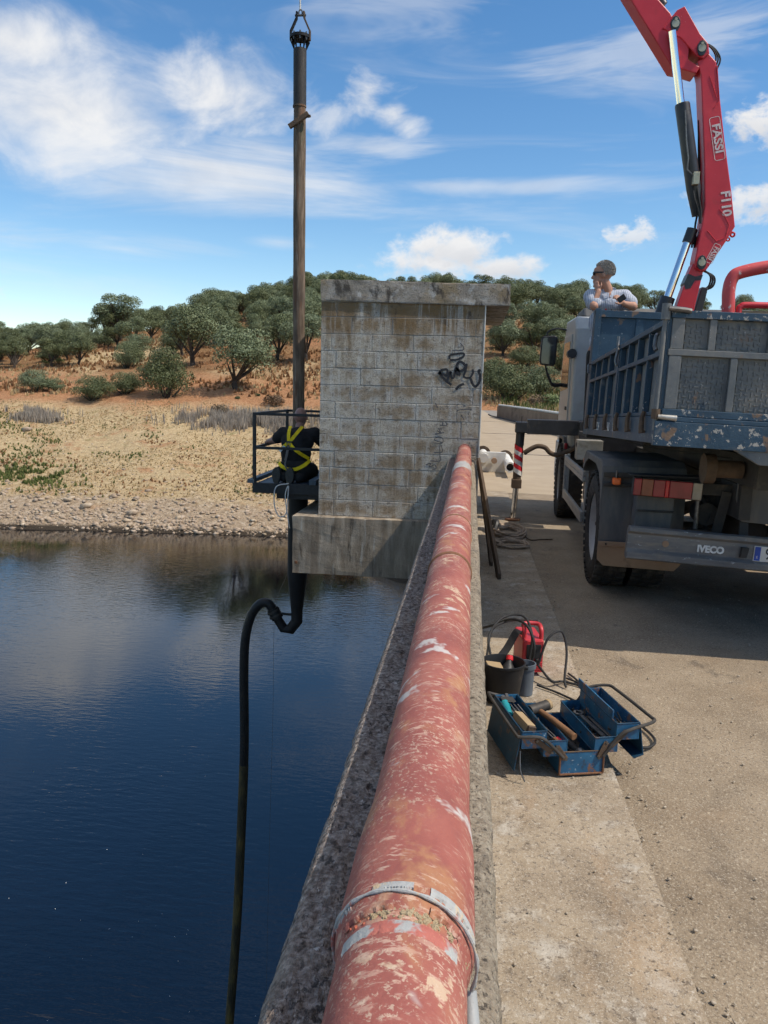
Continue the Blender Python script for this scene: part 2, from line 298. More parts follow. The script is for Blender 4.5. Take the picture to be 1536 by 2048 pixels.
M('tool_wood', [(0, (.13, .06, .025)), (1, (.27, .14, .07))], 10, 7, stretch=(1, 1, 1), coord='obj', rough=.7, bump=.2, layers=[((.05, .03, .02), 12, .56, .70, (1, 1, 1), .6)])
M('brush_wood', [(0, (.28, .19, .10)), (1, (.42, .31, .18))], 8, 6, coord='obj', rough=.8)
flat('welder_red', (.48, .035, .042), .4, 0, .5)
flat('tube_grey', (.10, .12, .14), .5)
flat('teal', (.01, .22, .25), .4)
flat('cap_red', (.68, .03, .035), .4)
M('rope_tan', [(0, (.30, .22, .16)), (1, (.50, .40, .31))], 60, 5, rough=.95, bump=.8, bscale=160)
M('rope_white', [(0, (.55, .52, .47)), (1, (.72, .70, .66))], 60, 5, rough=.95, bump=.6, bscale=160)
M('plank', [(0, (.045, .032, .022)), (1, (.16, .11, .075))], 9, 8, stretch=(3, .3, .3), rough=.85, bump=.4, bstretch=(3, .3, .3))
M('white_paint', [(0, (.55, .53, .48)), (1, (.74, .72, .66))], 4, 7, rough=.6, layers=[((.38, .25, .12), 5, .60, .72, (1, 1, .6), .8)])
M('skin', [(0, (.36, .175, .115)), (1, (.48, .255, .175))], 10, 5, rough=.55, spec=.35)
M('skin_scalp', [(0, (.21, .11, .09)), (1, (.31, .17, .135))], 30, 6, rough=.5, spec=.4)
M('hair', [(0, (.16, .145, .13)), (.5, (.34, .315, .29)), (1, (.58, .56, .53))], 60, 8, rough=.8, bump=1, bscale=140, bdist=.01)
M('black_cloth', [(0, (.007, .007, .009)), (1, (.020, .020, .024))], 14, 6, rough=.9, bump=.5, bscale=22, bdist=.02)
M('trouser_cloth', [(0, (.010, .010, .011)), (1, (.028, .027, .026))], 10, 6, rough=.9, bump=.5, bscale=18, bdist=.02)
M('sole', [(0, (.045, .042, .036)), (1, (.085, .08, .07))], 30, 6, rough=.85, bump=.6, bscale=80)
flat('harness_yellow', (.78, .56, .01), .7)
flat('grey_strap', (.16, .15, .145), .7)
flat('white_tag', (.72, .74, .76), .6)
flat('pen_red', (.75, .04, .02), .4)

def shirt_mat():
    m = bpy.data.materials.new('striped_shirt')
    m.use_nodes = True
    nt = m.node_tree
    b = nt.nodes['Principled BSDF']
    v = nd(nt, 'ShaderNodeNewGeometry').outputs['Position']
    x = nd(nt, 'ShaderNodeSeparateXYZ', {0: v}).outputs[0]
    w = math_(nt, 'SINE', math_(nt, 'ADD', math_(nt, 'MULTIPLY', x, 330), math_(nt, 'MULTIPLY', noise_(nt, v, 6), 6)))
    c = mixc(nt, mrange(nt, w, -.2, .8), (.44, .47, .54), (.25, .28, .35))
    nt.links.new(c, b.inputs['Base Color'])
    b.inputs['Roughness'].default_value = .9
    bn = nd(nt, 'ShaderNodeBump', {'Height': noise_(nt, v, 18, 5), 'Strength': .6, 'Distance': .03})
    nt.links.new(bn.outputs[0], b.inputs['Normal'])
    MATS['shirt'] = m
shirt_mat()

# ------------------------------------------------------------------ object helpers
def finish(name, me, mat=None, parent=None, bevel=0, smooth=False):
    o = bpy.data.objects.new(name, me)
    COL.objects.link(o)
    if mat is not None:
        me.materials.append(MATS[mat] if isinstance(mat, str) else mat)
    if parent is not None:
        o.parent = parent
    if bevel:
        b = o.modifiers.new('bevel', 'BEVEL')
        b.width = bevel
        b.segments = 2
        b.limit_method = 'ANGLE'
        b.angle_limit = rad(40)
    if smooth:
        me.polygons.foreach_set('use_smooth', [True] * len(me.polygons))
    return o
def tag(o, label=None, cat=None, group=None, kind=None):
    if label: o['label'] = label
    if cat: o['category'] = cat
    if group: o['group'] = group
    if kind: o['kind'] = kind
    return o
def empty(name, loc=(0, 0, 0), rz=0.0, label=None, cat=None, group=None):
    o = bpy.data.objects.new(name, None)
    COL.objects.link(o)
    o.location = loc
    o.rotation_euler = (0, 0, rz)
    o.empty_display_size = .2
    return tag(o, label, cat, group)
V3 = Vector
class MB:
    def __init__(s):
        s.v = []; s.f = []
    def add(s, vs, fs):
        k = len(s.v)
        s.v += [tuple(p) for p in vs]
        s.f += [tuple(i + k for i in f) for f in fs]
        return s
    def box(s, lo, hi, m=None):
        x0, y0, z0 = lo; x1, y1, z1 = hi
        vs = [V3(p) for p in ((x0, y0, z0), (x1, y0, z0), (x1, y1, z0), (x0, y1, z0), (x0, y0, z1), (x1, y0, z1), (x1, y1, z1), (x0, y1, z1))]
        if m: vs = [m @ p for p in vs]
        return s.add(vs, [(0, 3, 2, 1), (4, 5, 6, 7), (0, 1, 5, 4), (1, 2, 6, 5), (2, 3, 7, 6), (3, 0, 4, 7)])
    def bar(s, a, b, w, h, up=(0, 0, 1)):
        a = V3(a); b = V3(b); d = (b - a).normalized(); u = V3(up)
        if abs(d.dot(u)) > .98: u = V3((0, 1, 0)) if abs(d.y) < .9 else V3((1, 0, 0))
        r = d.cross(u).normalized(); u = r.cross(d)
        vs = []
        for p in (a, b):
            for i, j in ((-1, -1), (1, -1), (1, 1), (-1, 1)):
                vs.append(p + r * (w / 2 * i) + u * (h / 2 * j))
        return s.add(vs, [(0, 1, 2, 3), (7, 6, 5, 4), (0, 4, 5, 1), (1, 5, 6, 2), (2, 6, 7, 3), (3, 7, 4, 0)])
    def tube(s, pts, r, n=10, caps=True):
        pts = [V3(p) for p in pts]; N = len(pts)
        rs = r if isinstance(r, (list, tuple)) else [r] * N
        t = []
        for i in range(N):
            d = pts[min(i + 1, N - 1)] - pts[max(i - 1, 0)]
            t.append(d.normalized() if d.length > 1e-9 else V3((0, 0, 1)))
        u = V3((0, 0, 1)) if abs(t[0].z) < .9 else V3((1, 0, 0))
        vs = []
        for i in range(N):
            a = (u - t[i] * u.dot(t[i]))
            if a.length < 1e-6: a = t[i].orthogonal()
            a.normalize(); u = a; b = t[i].cross(a)
            for k in range(n):
                q = 2 * PI * k / n
                vs.append(pts[i] + (a * math.cos(q) + b * math.sin(q)) * rs[i])
        fs = []
        for i in range(N - 1):
            for k in range(n):
                fs.append((i * n + k, i * n + (k + 1) % n, (i + 1) * n + (k + 1) % n, (i + 1) * n + k))
        if caps:
            fs += [tuple(range(n - 1, -1, -1)), tuple((N - 1) * n + k for k in range(n))]
        return s.add(vs, fs)
    def cyl(s, a, b, r0, r1=None, n=16):
        return s.tube([a, b], [r0, r0 if r1 is None else r1], n)
    def prism(s, poly, axis, d0, d1):
        """poly: 2-D outline; axis 'y' extrudes (x,z) along y, 'x' extrudes (y,z), 'z' extrudes (x,y)."""
        def p3(p, d):
            return {'y': (p[0], d, p[1]), 'x': (d, p[0], p[1]), 'z': (p[0], p[1], d)}[axis]
        n = len(poly)
        vs = [p3(p, d0) for p in poly] + [p3(p, d1) for p in poly]
        fs = [tuple(range(n)), tuple(range(2 * n - 1, n - 1, -1))] + [(i, i + n, (i + 1) % n + n, (i + 1) % n) for i in range(n)]
        return s.add(vs, fs)
    def ell(s, c, r, n=12, m=None):
        vs = []; fs = []; h = n // 2 + 1
        for i in range(h + 1):
            a = PI * i / h
            for k in range(n):
                b = 2 * PI * k / n
                p = V3((r[0] * math.sin(a) * math.cos(b), r[1] * math.sin(a) * math.sin(b), r[2] * math.cos(a)))
                if m: p = m @ p
                vs.append(p + V3(c))
        for i in range(h):
            for k in range(n):
                fs.append((i * n + k, (i + 1) * n + k, (i + 1) * n + (k + 1) % n, i * n + (k + 1) % n))
        return s.add(vs, fs)
    def lathe(s, prof, axis='x', c=(0, 0, 0), n=32):
        """prof: (along, radius) pairs; closed ring of revolution around axis through c."""
        vs = []; fs = []
        for (d, r) in prof:
            for k in range(n):
                q = 2 * PI * k / n; a, b = r * math.cos(q), r * math.sin(q)
                p = {'x': (d, a, b), 'y': (a, d, b), 'z': (a, b, d)}[axis]
                vs.append((p[0] + c[0], p[1] + c[1], p[2] + c[2]))
        for i in range(len(prof) - 1):
            for k in range(n):
                fs.append((i * n + k, i * n + (k + 1) % n, (i + 1) * n + (k + 1) % n, (i + 1) * n + k))
        return s.add(vs, fs)
    def mesh(s, name='m', fix=True):
        me = bpy.data.meshes.new(name)
        me.from_pydata(s.v, [], s.f)
        if fix:
            bm = bmesh.new(); bm.from_mesh(me)
            bmesh.ops.remove_doubles(bm, verts=bm.verts, dist=1e-5)
            bmesh.ops.recalc_face_normals(bm, faces=bm.faces)
            bm.to_mesh(me); bm.free()
        me.update()
        return me
    def build(s, name, mat, parent=None, bevel=0, smooth=False):
        o = finish(name, s.mesh(name), mat, parent, bevel, False)
        if smooth:
            o.data.polygons.foreach_set('use_smooth', [True] * len(o.data.polygons))
            try: o.data.set_sharp_from_angle(angle=rad(42))
            except Exception: pass
        return o
def copy_tree(o, parent=None):
    c = o.copy(); COL.objects.link(c); c.parent = parent
    for ch in list(o.children): copy_tree(ch, c)
    return c
def spline(pts, k=8):
    P = [V3(p) for p in pts]; P = [P[0] * 2 - P[1]] + P + [P[-1] * 2 - P[-2]]
    out = []
    for i in range(1, len(P) - 2):
        for j in range(k):
            t = j / k; a, b, c, d = P[i - 1:i + 3]
            out.append(.5 * ((2 * b) + (c - a) * t + (2 * a - 5 * b + 4 * c - d) * t * t + (3 * b - a - 3 * c + d) * t ** 3))
    out.append(P[-2])
    return out
def text(name, body, size, mat, parent, mtx, ext=.0015, bold=.0, sx=1.0):
    cu = bpy.data.curves.new(name, 'FONT')
    cu.body = body; cu.size = size; cu.extrude = ext; cu.align_x = 'CENTER'; cu.align_y = 'CENTER'; cu.offset = bold
    t = bpy.data.objects.new(name, cu); COL.objects.link(t)
    bpy.context.view_layer.update()
    me = bpy.data.meshes.new_from_object(t.evaluated_get(bpy.context.evaluated_depsgraph_get()))
    bpy.data.objects.remove(t)
    me.materials.clear(); me.materials.append(MATS[mat])
    o = bpy.data.objects.new(name, me); COL.objects.link(o)
    o.parent = parent
    o.matrix_local = mtx @ Matrix.Diagonal((sx, 1, 1, 1))
    return o
def ribbon(mb, pts, w, m):
    """flat brush stroke in local xy, mapped by matrix m"""
    P = [V3((p[0], p[1], 0)) for p in pts]
    n = len(P); L = []; R = []
    for i in range(n):
        d = (P[min(i + 1, n - 1)] - P[max(i - 1, 0)]).normalized()
        q = V3((-d.y, d.x, 0)) * (w / 2)
        L.append(m @ (P[i] + q)); R.append(m @ (P[i] - q))
    k = len(mb.v)
    mb.v += [tuple(p) for p in L + R]
    mb.f += [(k + i, k + i + 1, k + n + i + 1, k + n + i) for i in range(n - 1)]

# ================================================================== TERRAIN
rng = np.random.default_rng(7)
random.seed(11)
_G = rng.random((256, 256))
def vnoise(x, y):
    xi = np.floor(x).astype(int); yi = np.floor(y).astype(int); fx = x - xi; fy = y - yi
    fx = fx * fx * (3 - 2 * fx); fy = fy * fy * (3 - 2 * fy)
    g = lambda a, b: _G[a % 256, b % 256]
    return (g(xi, yi) * (1 - fx) + g(xi + 1, yi) * fx) * (1 - fy) + (g(xi, yi + 1) * (1 - fx) + g(xi + 1, yi + 1) * fx) * fy
def fbm(x, y, o=4):
    s = 0; a = .5
    for i in range(o):
        s = s + a * vnoise(x * 2 ** i + 17.3 * i, y * 2 ** i + 9.1 * i); a *= .5
    return s
def sstep(a, b, x):
    t = np.clip((x - a) / (b - a), 0, 1); return t * t * (3 - 2 * t)
T_K = [-1.2, -.61, -.42, -.22, -.03, .135, .23, .385, 1.2]
T_R = [7, 8.5, 15.5, 26, 29, 24, 22.5, 20, 16]
T_D = [140, 160, 200, 228, 235, 222, 220, 215, 200]
WATER_Z = -9.5
def shore_y(x):
    return 57 + .09 * x + 1.6 * (fbm(x * .12 + 5, x * 0 + 2.2, 3) - .45)
def terrain(x, y):
    x = np.asarray(x, float); y = np.asarray(y, float)
    s = y - shore_y(x)
    t = x / np.maximum(y, 1)
    R = np.interp(t, T_K, T_R); D = np.interp(t, T_K, T_D)
    z = np.where(s < 0, WATER_Z + np.maximum(s * .3, -5), 0)
    z = np.where((s >= 0) & (s < 5), WATER_Z + s / 5 * 1.9, z)
    z = np.where((s >= 5) & (s < 30), -7.6 + 7.0 * ((s - 5) / 25) ** .95, z)
    q = np.clip((s - 30) / np.maximum(D - shore_y(x) - 30, 20), 0, 1.6)
    hill = -.6 + (R + .6) * np.where(q < 1, 1 - (1 - q) ** 1.35, 1 - .5 * (q - 1) ** 2)
    z = np.where(s >= 30, hill, z)
    z = z + sstep(2, 14, s) * ((fbm(x * .11, y * .11) - .47) * 1.6 + (fbm(x * .6 + 40, y * .6, 3) - .44) * .35) + sstep(60, 120, s) * (fbm(x * .035 + 9, y * .035) - .47) * 6
    # abutment where the dam meets the hillside
    a = np.interp(y, [30, 46, 66, 78, 100, 300], [-12, -9.0, -1.0, .5, 3.6, 3.6]) + (fbm(x * .2, y * .2) - .47) * .8
    w = sstep(-13, -3, x) * (1 - sstep(110, 140, y))
    z = z + (np.maximum(z, a) - z) * w
    # the road bench
    rd = sstep(-2.2, -.6, x) * (1 - sstep(3.6, 6.0, x)) * (1 - sstep(74, 80, y))
    return np.where(rd > 0, z + (np.minimum(z, -.25) - z) * rd, z)

def grid_mesh(name, X, Y, Z):
    r, c = X.shape
    me = bpy.data.meshes.new(name)
    co = np.stack([X, Y, Z], -1).reshape(-1, 3)
    i = np.arange(r * c).reshape(r, c)
    q = np.stack([i[:-1, :-1], i[:-1, 1:], i[1:, 1:], i[1:, :-1]], -1).reshape(-1, 4)
    return raw_mesh(name, co, q)
def raw_mesh(name, co, faces):
    me = bpy.data.meshes.new(name)
    k = faces.shape[1]
    me.vertices.add(len(co)); me.vertices.foreach_set('co', np.ascontiguousarray(co, dtype=np.float32).ravel())
    me.loops.add(faces.size); me.loops.foreach_set('vertex_index', faces.ravel().astype(np.int32))
    me.polygons.add(len(faces)); me.polygons.foreach_set('loop_start', np.arange(0, faces.size, k, dtype=np.int32))
    me.polygons.foreach_set('loop_total', np.full(len(faces), k, dtype=np.int32))
    me.update(calc_edges=True)
    return me

def ground_mat():
    m = bpy.data.materials.new('hill_ground'); m.use_nodes = True
    nt = m.node_tree; b = nt.nodes['Principled BSDF']
    v = nd(nt, 'ShaderNodeNewGeometry').outputs['Position']
    sx, sy, sz = nd(nt, 'ShaderNodeSeparateXYZ', {0: v}).outputs
    big = noise_(nt, v, .055, 5, .6, .5)
    mid = noise_(nt, v, .35, 7, .65)
    fin = noise_(nt, v, 2.6, 8, .7)
    straw = ramp(nt, fin, [(.3, (.31, .215, .115)), (.5, (.46, .340, .195)), (.72, (.58, .46, .29))])
    soil = ramp(nt, fin, [(.3, (.24, .105, .050)), (.5, (.36, .165, .080)), (.7, (.46, .235, .125))])
    stone = ramp(nt, fin, [(.3, (.20, .145, .095)), (.5, (.38, .285, .195)), (.7, (.55, .455, .35))])
    heath = ramp(nt, fin, [(.3, (.13, .072, .035)), (.5, (.235, .130, .062)), (.72, (.35, .225, .115))])
    green = ramp(nt, fin, [(.3, (.07, .085, .025)), (.6, (.16, .17, .06)), (.75, (.26, .24, .11))])
    # bank: straw with soil showing, stones by the water
    c = mixc(nt, math_(nt, 'MULTIPLY', mrange(nt, mid, .52, .70), .75), straw, soil)
    c = mixc(nt, math_(nt, 'MULTIPLY', mrange(nt, noise_(nt, v, .9, 5), .58, .70), .5), c, green)
    low = math_(nt, 'ADD', sz, math_(nt, 'MULTIPLY', math_(nt, 'SUBTRACT', mid, .5), 3.0))
    c = mixc(nt, mrange(nt, low, -7.2, -8.2), c, stone)
    # red soil bench and the heath of the hill above
    up = math_(nt, 'ADD', sz, math_(nt, 'MULTIPLY', math_(nt, 'SUBTRACT', big, .5), 5.0))
    c = mixc(nt, math_(nt, 'MULTIPLY', mrange(nt, up, -1.8, -.2), .85), c, soil)
    h = mixc(nt, math_(nt, 'MULTIPLY', mrange(nt, big, .54, .66), .7), heath, soil)
    h = mixc(nt, mrange(nt, noise_(nt, v, .03, 4, .5, .3), .55, .62), h, straw)
    c = mixc(nt, mrange(nt, up, 1.5, 4.0), c, h)
    # wet margin
    c = mixc(nt, mrange(nt, sz, -9.12, -9.34), c, (.055, .042, .03))
    nt.links.new(c, b.inputs['Base Color'])
    b.inputs['Roughness'].default_value = .95
    b.inputs['Specular IOR Level'].default_value = .15
    bn = nd(nt, 'ShaderNodeBump', {'Height': noise_(nt, v, 3.5, 8, .75), 'Strength': .9, 'Distance': .25})
    nt.links.new(bn.outputs[0], b.inputs['Normal'])
    MATS['hill_ground'] = m
ground_mat()
tt = np.linspace(-1.15, 1.0, 330)
yy = np.concatenate([np.linspace(34, 52, 12), np.linspace(52.5, 92, 110), 92 + 260 * np.linspace(0.005, 1, 110) ** 1.3])
TT, YY = np.meshgrid(tt, yy)
XX = TT * YY
hill = finish('hill', grid_mesh('hill', XX, YY, terrain(XX, YY)), 'hill_ground', smooth=True)
tag(hill, kind='structure')
# far ground out to the horizon
mb = MB().add([(-1500, 300, -2), (1500, 300, -2), (1500, 2500, -2), (-1500, 2500, -2)], [(0, 1, 2, 3)])
tag(mb.build('ground', 'hill_ground'), kind='structure')
# valley floor downstream of the dam
mb = MB().add([(4.5, -80, -14), (300, -80, -14), (300, 60, -12), (4.5, 60, -12)], [(0, 1, 2, 3)])
tag(mb.build('valley_ground', 'hill_ground'), kind='structure')

# ------------------------------------------------------------------ water
def water_mat():
    m = bpy.data.materials.new('reservoir_water'); m.use_nodes = True
    nt = m.node_tree; b = nt.nodes['Principled BSDF']
    v = nd(nt, 'ShaderNodeNewGeometry').outputs['Position']
    b.inputs['Base Color'].default_value = (.0005, .001, .003, 1)
    b.inputs['Roughness'].default_value = .03
    b.inputs['IOR'].default_value = 1.82
    b.inputs['Specular IOR Level'].default_value = .5
    w1 = noise_(nt, mapv(nt, v, (1.2, 4.2, 1), (0, 0, rad(24))), 1.5, 3, .55, .25)
    w2 = noise_(nt, mapv(nt, v, (1.1, 2.6, 1), (0, 0, rad(-20))), 1.8, 3, .5, .2)
    pat = mrange(nt, noise_(nt, mapv(nt, v, (1, .6, 1), (0, 0, rad(30))), .085, 3, .5), .40, .62, .25, 1.0)
    h = math_(nt, 'MULTIPLY', math_(nt, 'ADD', w1, math_(nt, 'MULTIPLY', w2, .55)), pat)
    bn = nd(nt, 'ShaderNodeBump', {'Height': h, 'Strength': .55, 'Distance': .018})
    nt.links.new(bn.outputs[0], b.inputs['Normal'])
    MATS['water'] = m
water_mat()
mb = MB().add([(-900, -300, WATER_Z), (-.1, -300, WATER_Z), (-.1, 75, WATER_Z), (-900, 75, WATER_Z)], [(0, 1, 2, 3)])
tag(mb.build('water', 'water'), kind='structure')
# flecks of floating froth
mb = MB()
for k in range(60):
    if k % 3: x, y = random.gauss(-7.2, 1.5), random.gauss(12.5, 2.0)
    else: x, y = random.uniform(-13, -2.5), random.uniform(9, 22)
    r = random.uniform(.003, .009)
    mb.ell((x, y, WATER_Z + .004), (r, r * random.uniform(.6, 1.4), .006), 6)
tag(mb.build('froth', 'white_tag'), 'white flecks of froth floating on the dark reservoir', 'froth', None, 'stuff')

# ------------------------------------------------------------------ holm oaks
def leaf_mat(name, dark, light, tip):
    m = bpy.data.materials.new(name); m.use_nodes = True
    nt = m.node_tree; b = nt.nodes['Principled BSDF']
    v = nd(nt, 'ShaderNodeTexCoord').outputs['Object']
    o = nd(nt, 'ShaderNodeObjectInfo').outputs['Random']
    n = noise_(nt, v, 1.2, 3, .6)
    f = noise_(nt, v, 9, 3, .6)
    c = mixc(nt, mrange(nt, n, .35, .65), dark, light)
    c = mixc(nt, math_(nt, 'MULTIPLY', mrange(nt, f, .55, .7), .6), c, tip)
    c = nd(nt, 'ShaderNodeHueSaturation', {'Color': c, 'Value': mrange(nt, o, 0, 1, .72, 1.3, False), 'Hue': mrange(nt, o, 0, 1, .485, .515, False), 'Saturation': mrange(nt, o, 0, 1, 1.1, .8, False)}).outputs[0]
    nt.links.new(c, b.inputs['Base Color'])
    b.inputs['Roughness'].default_value = .6
    b.inputs['Specular IOR Level'].default_value = .3
    MATS[name] = m
leaf_mat('oak_leaf', (.088, .110, .046), (.160, .190, .092), (.26, .285, .155))
leaf_mat('bush_leaf', (.05, .075, .03), (.095, .125, .055), (.17, .19, .10))
leaf_mat('broom_leaf', (.10, .14, .04), (.18, .21, .085), (.28, .29, .13))
leaf_mat('dry_leaf', (.12, .075, .04), (.21, .14, .08), (.30, .22, .14))
M('bark', [(0, (.025, .02, .017)), (1, (.09, .07, .055))], 3, 6, coord='obj', rough=.95, bump=.5, bscale=8)

def leaf_cloud(rg, clumps, n, size):
    """clumps: (cx,cy,cz,r); small leaf faces spread over and inside the clump shells."""
    cl = np.array(clumps); w = cl[:, 3] ** 2; w = w / w.sum()
    k = rg.choice(len(cl), n, p=w)
    d = rg.normal(size=(n, 3)); d /= np.linalg.norm(d, axis=1)[:, None]
    flip = (d[:, 2] < -.25) & (rg.random(n) < .75); d[flip, 2] *= -1
    r = cl[k, 3] * (.72 + .34 * rg.random(n) ** .6) * np.where(rg.random(n) < .18, .65, 1)
    p = cl[k, :3] + d * r[:, None] * np.array([1, 1, .85])
    nrm = d + rg.normal(size=(n, 3)) * .55; nrm /= np.linalg.norm(nrm, axis=1)[:, None]
    a = np.cross(nrm, rg.normal(size=(n, 3))); a /= np.linalg.norm(a, axis=1)[:, None]
    b = np.cross(nrm, a)
    s = size * (.55 + .9 * rg.random(n))[:, None]
    co = np.stack([p - a * s * .9, p + b * s * .45, p + a * s * .9, p - b * s * .45], 1).reshape(-1, 3)
    return raw_mesh('crown', co, np.arange(n * 4).reshape(n, 4))
def oak_proto(seed, rx, rz, trunk_h, n=5200, lean=0, clumpn=17, low=.12):
    rg = np.random.default_rng(seed)
    C = []
    while len(C) < clumpn:
        p = rg.uniform(-1, 1, 3)
        if p @ p > 1 or p[2] < -.55: continue
        rr = rg.uniform(.26, .42) * rx
        C.append((p[0] * (rx - rr * .8) + lean, p[1] * (rx - rr * .8), trunk_h + rz * (.9 + p[2] * .8), rr))
    crown = leaf_cloud(rg, C, int(n * 1.7), .088 * rx / 3.0)
    crown.materials.append(MATS['oak_leaf'])
    mb = MB()
    base = V3((0, 0, -.4)); fork = V3((lean * .3 + rg.normal() * .12, rg.normal() * .12, trunk_h * .75))
    mb.tube(spline([base, (base + fork) / 2 + V3((rg.normal() * .1, rg.normal() * .1, 0)), fork], 4), [.30, .28, .26, .25, .24, .23, .22, .21, .20][:9], 7)
    for c in C[:9]:
        e = V3(c[:3]); mid = fork.lerp(e, .55) + V3((0, 0, -.15))
        mb.tube([fork - V3((0, 0, .15)), mid, e], [.15, .09, .03], 5)
    tr = mb.mesh('trunk'); tr.materials.append(MATS['bark'])
    return crown, tr
PROTO = [oak_proto(1, 3.3, 2.4, 1.1, n=7000, clumpn=22), oak_proto(2, 3.0, 2.2, 1.2, lean=.4, n=6500, clumpn=20), oak_proto(3, 3.6, 2.3, 1.3, clumpn=26, n=8000), oak_proto(4, 2.6, 2.3, .9, clumpn=17, n=6000),
         oak_proto(5, 3.2, 2.2, 1.4, lean=-.4, n=7000, clumpn=21), oak_proto(6, 3.0, 2.3, -.55, n=8000, clumpn=28)]
def oak(x, y, s, proto, label, group=None, rz=None, sz=1.0, cat='tree', name='holm_oak'):
    cr, tr = PROTO[proto]
    e = empty(name, (x, y, float(terrain(x, y))), random.uniform(0, 6.28) if rz is None else rz, label, cat, group)
    e.scale = (s, s, s * sz)
    for nm, me in (('crown', cr), ('trunk', tr)):
        o = bpy.data.objects.new(nm, me); COL.objects.link(o); o.parent = e
    return e
NAMED = [  # x, y, scale, crown type, height factor, label
    (-27.72, 90.59, 1.39, 0, 1.0, 'lone spreading oak with a dark trunk on bare red soil'),
    (-35.07, 86.8, 1.1, 5, 1.3, 'large dense grey-green oak, crown to the ground beside red soil'),
    (-49.19, 108.03, 0.856, 5, 1.1, 'rounded oak behind the two bushy oaks left of the red clearing'),
    (-40.78, 88.57, 0.772, 5, 0.85, 'low bushy oak touching the large dense oak on its left side'),
    (-39.69, 108.15, 1.444, 2, 1.0, 'broad oak standing tall behind the large dense oak'),
    (-43.19, 85.41, 0.88, 5, 0.8, 'round light-green bush oak alone at the top of the dry bank'),
    (-51.84, 87.94, 0.72, 5, 0.9, 'dark bushy oak, left half of the pair at the bank edge'),
    (-49.8, 88.57, 0.515, 5, 0.75, 'smaller dark bush oak, right half of the pair at the bank edge'),
    (-66.44, 116.74, 0.678, 5, 0.7, 'small round oak bush above the dark bushy pair'),
    (-71.32, 114.85, 1.085, 3, 0.95, 'oak cut by the photo edge above the dark bushy pair'),
    (-71.35, 146.68, 1.278, 1, 1.0, 'oak with a bare visible trunk on the rust slope, first of two'),
    (-68.55, 147.69, 1.585, 4, 1.0, 'oak with forked bare trunk on the rust slope, second of two'),
    (-72.35, 127.86, 0.933, 0, 1.0, 'oak with dark trunk standing in the shade of the grove'),
    (-64.02, 122.3, 0.932, 3, 1.0, 'small oak with short trunk at the end of the grove'),
    (-28.33, 111.69, 1.15, 1, 1.0, 'oak with low branches left of the hanging pipe'),
    (-23.52, 109.29, 1.173, 4, 1.0, 'oak partly behind the hanging pipe'),
    (-42.9, 127.35, 1.121, 0, 1.0, 'dark oak in the middle of the dense slope'),
    (4.48, 123.31, 0.912, 5, 0.95, 'oak beside the pump house roof overhang'),
    (3.72, 81.12, 0.985, 5, 0.95, 'dense oak at the end of the dam road beside the pump house'),
    (7.41, 86.05, 0.909, 5, 0.9, 'dense oak behind the far parapet rail'),
    (7.3, 111.44, 0.912, 5, 0.85, 'round oak above the far parapet below the rust band'),
    (15.87, 157.42, 0.624, 3, 1.0, 'tiny lone oak in the pale grass clearing'),
    (2.41, 92.61, 0.905, 5, 0.9, 'dark oak right against the pump house wall edge'),
    (12.73, 110.43, 1.079, 5, 0.95, 'dense oak behind the truck mirror'),
    (11.79, 86.93, 0.689, 5, 0.8, 'low oak behind the truck cab')]
placed = []
for (x, y, real, pr_, sz, lab) in NAMED:
    oak(x, y, real, pr_, lab, sz=sz)
    placed.append((x, y, real * 3))
def scatter_oaks(n, tr, qr, label, group, smin=.75, smax=1.15, gap=.8, mask=None):
    c = 0; tries = 0
    while c < n and tries < n * 60:
        tries += 1
        t = random.uniform(*tr); q = random.uniform(*qr)
        D = float(np.interp(t, T_K, T_D)); y = 88 + (D - 88) * q; x = t * y
        if mask and not mask(x, y): continue
        s = random.uniform(smin, smax)
        if any((x - a) ** 2 + (y - b) ** 2 < ((s * 3 + r) * gap) ** 2 for a, b, r in placed): continue
        if -1 < x < 5 and y < 84: continue
        placed.append((x, y, s * 3)); c += 1
        oak(x, y, s, random.choice((0, 1, 2, 3, 4, 5)), label, group)
dens = lambda x, y: float(fbm(np.array(x * .02 + 3), np.array(y * .02), 2)) > .30
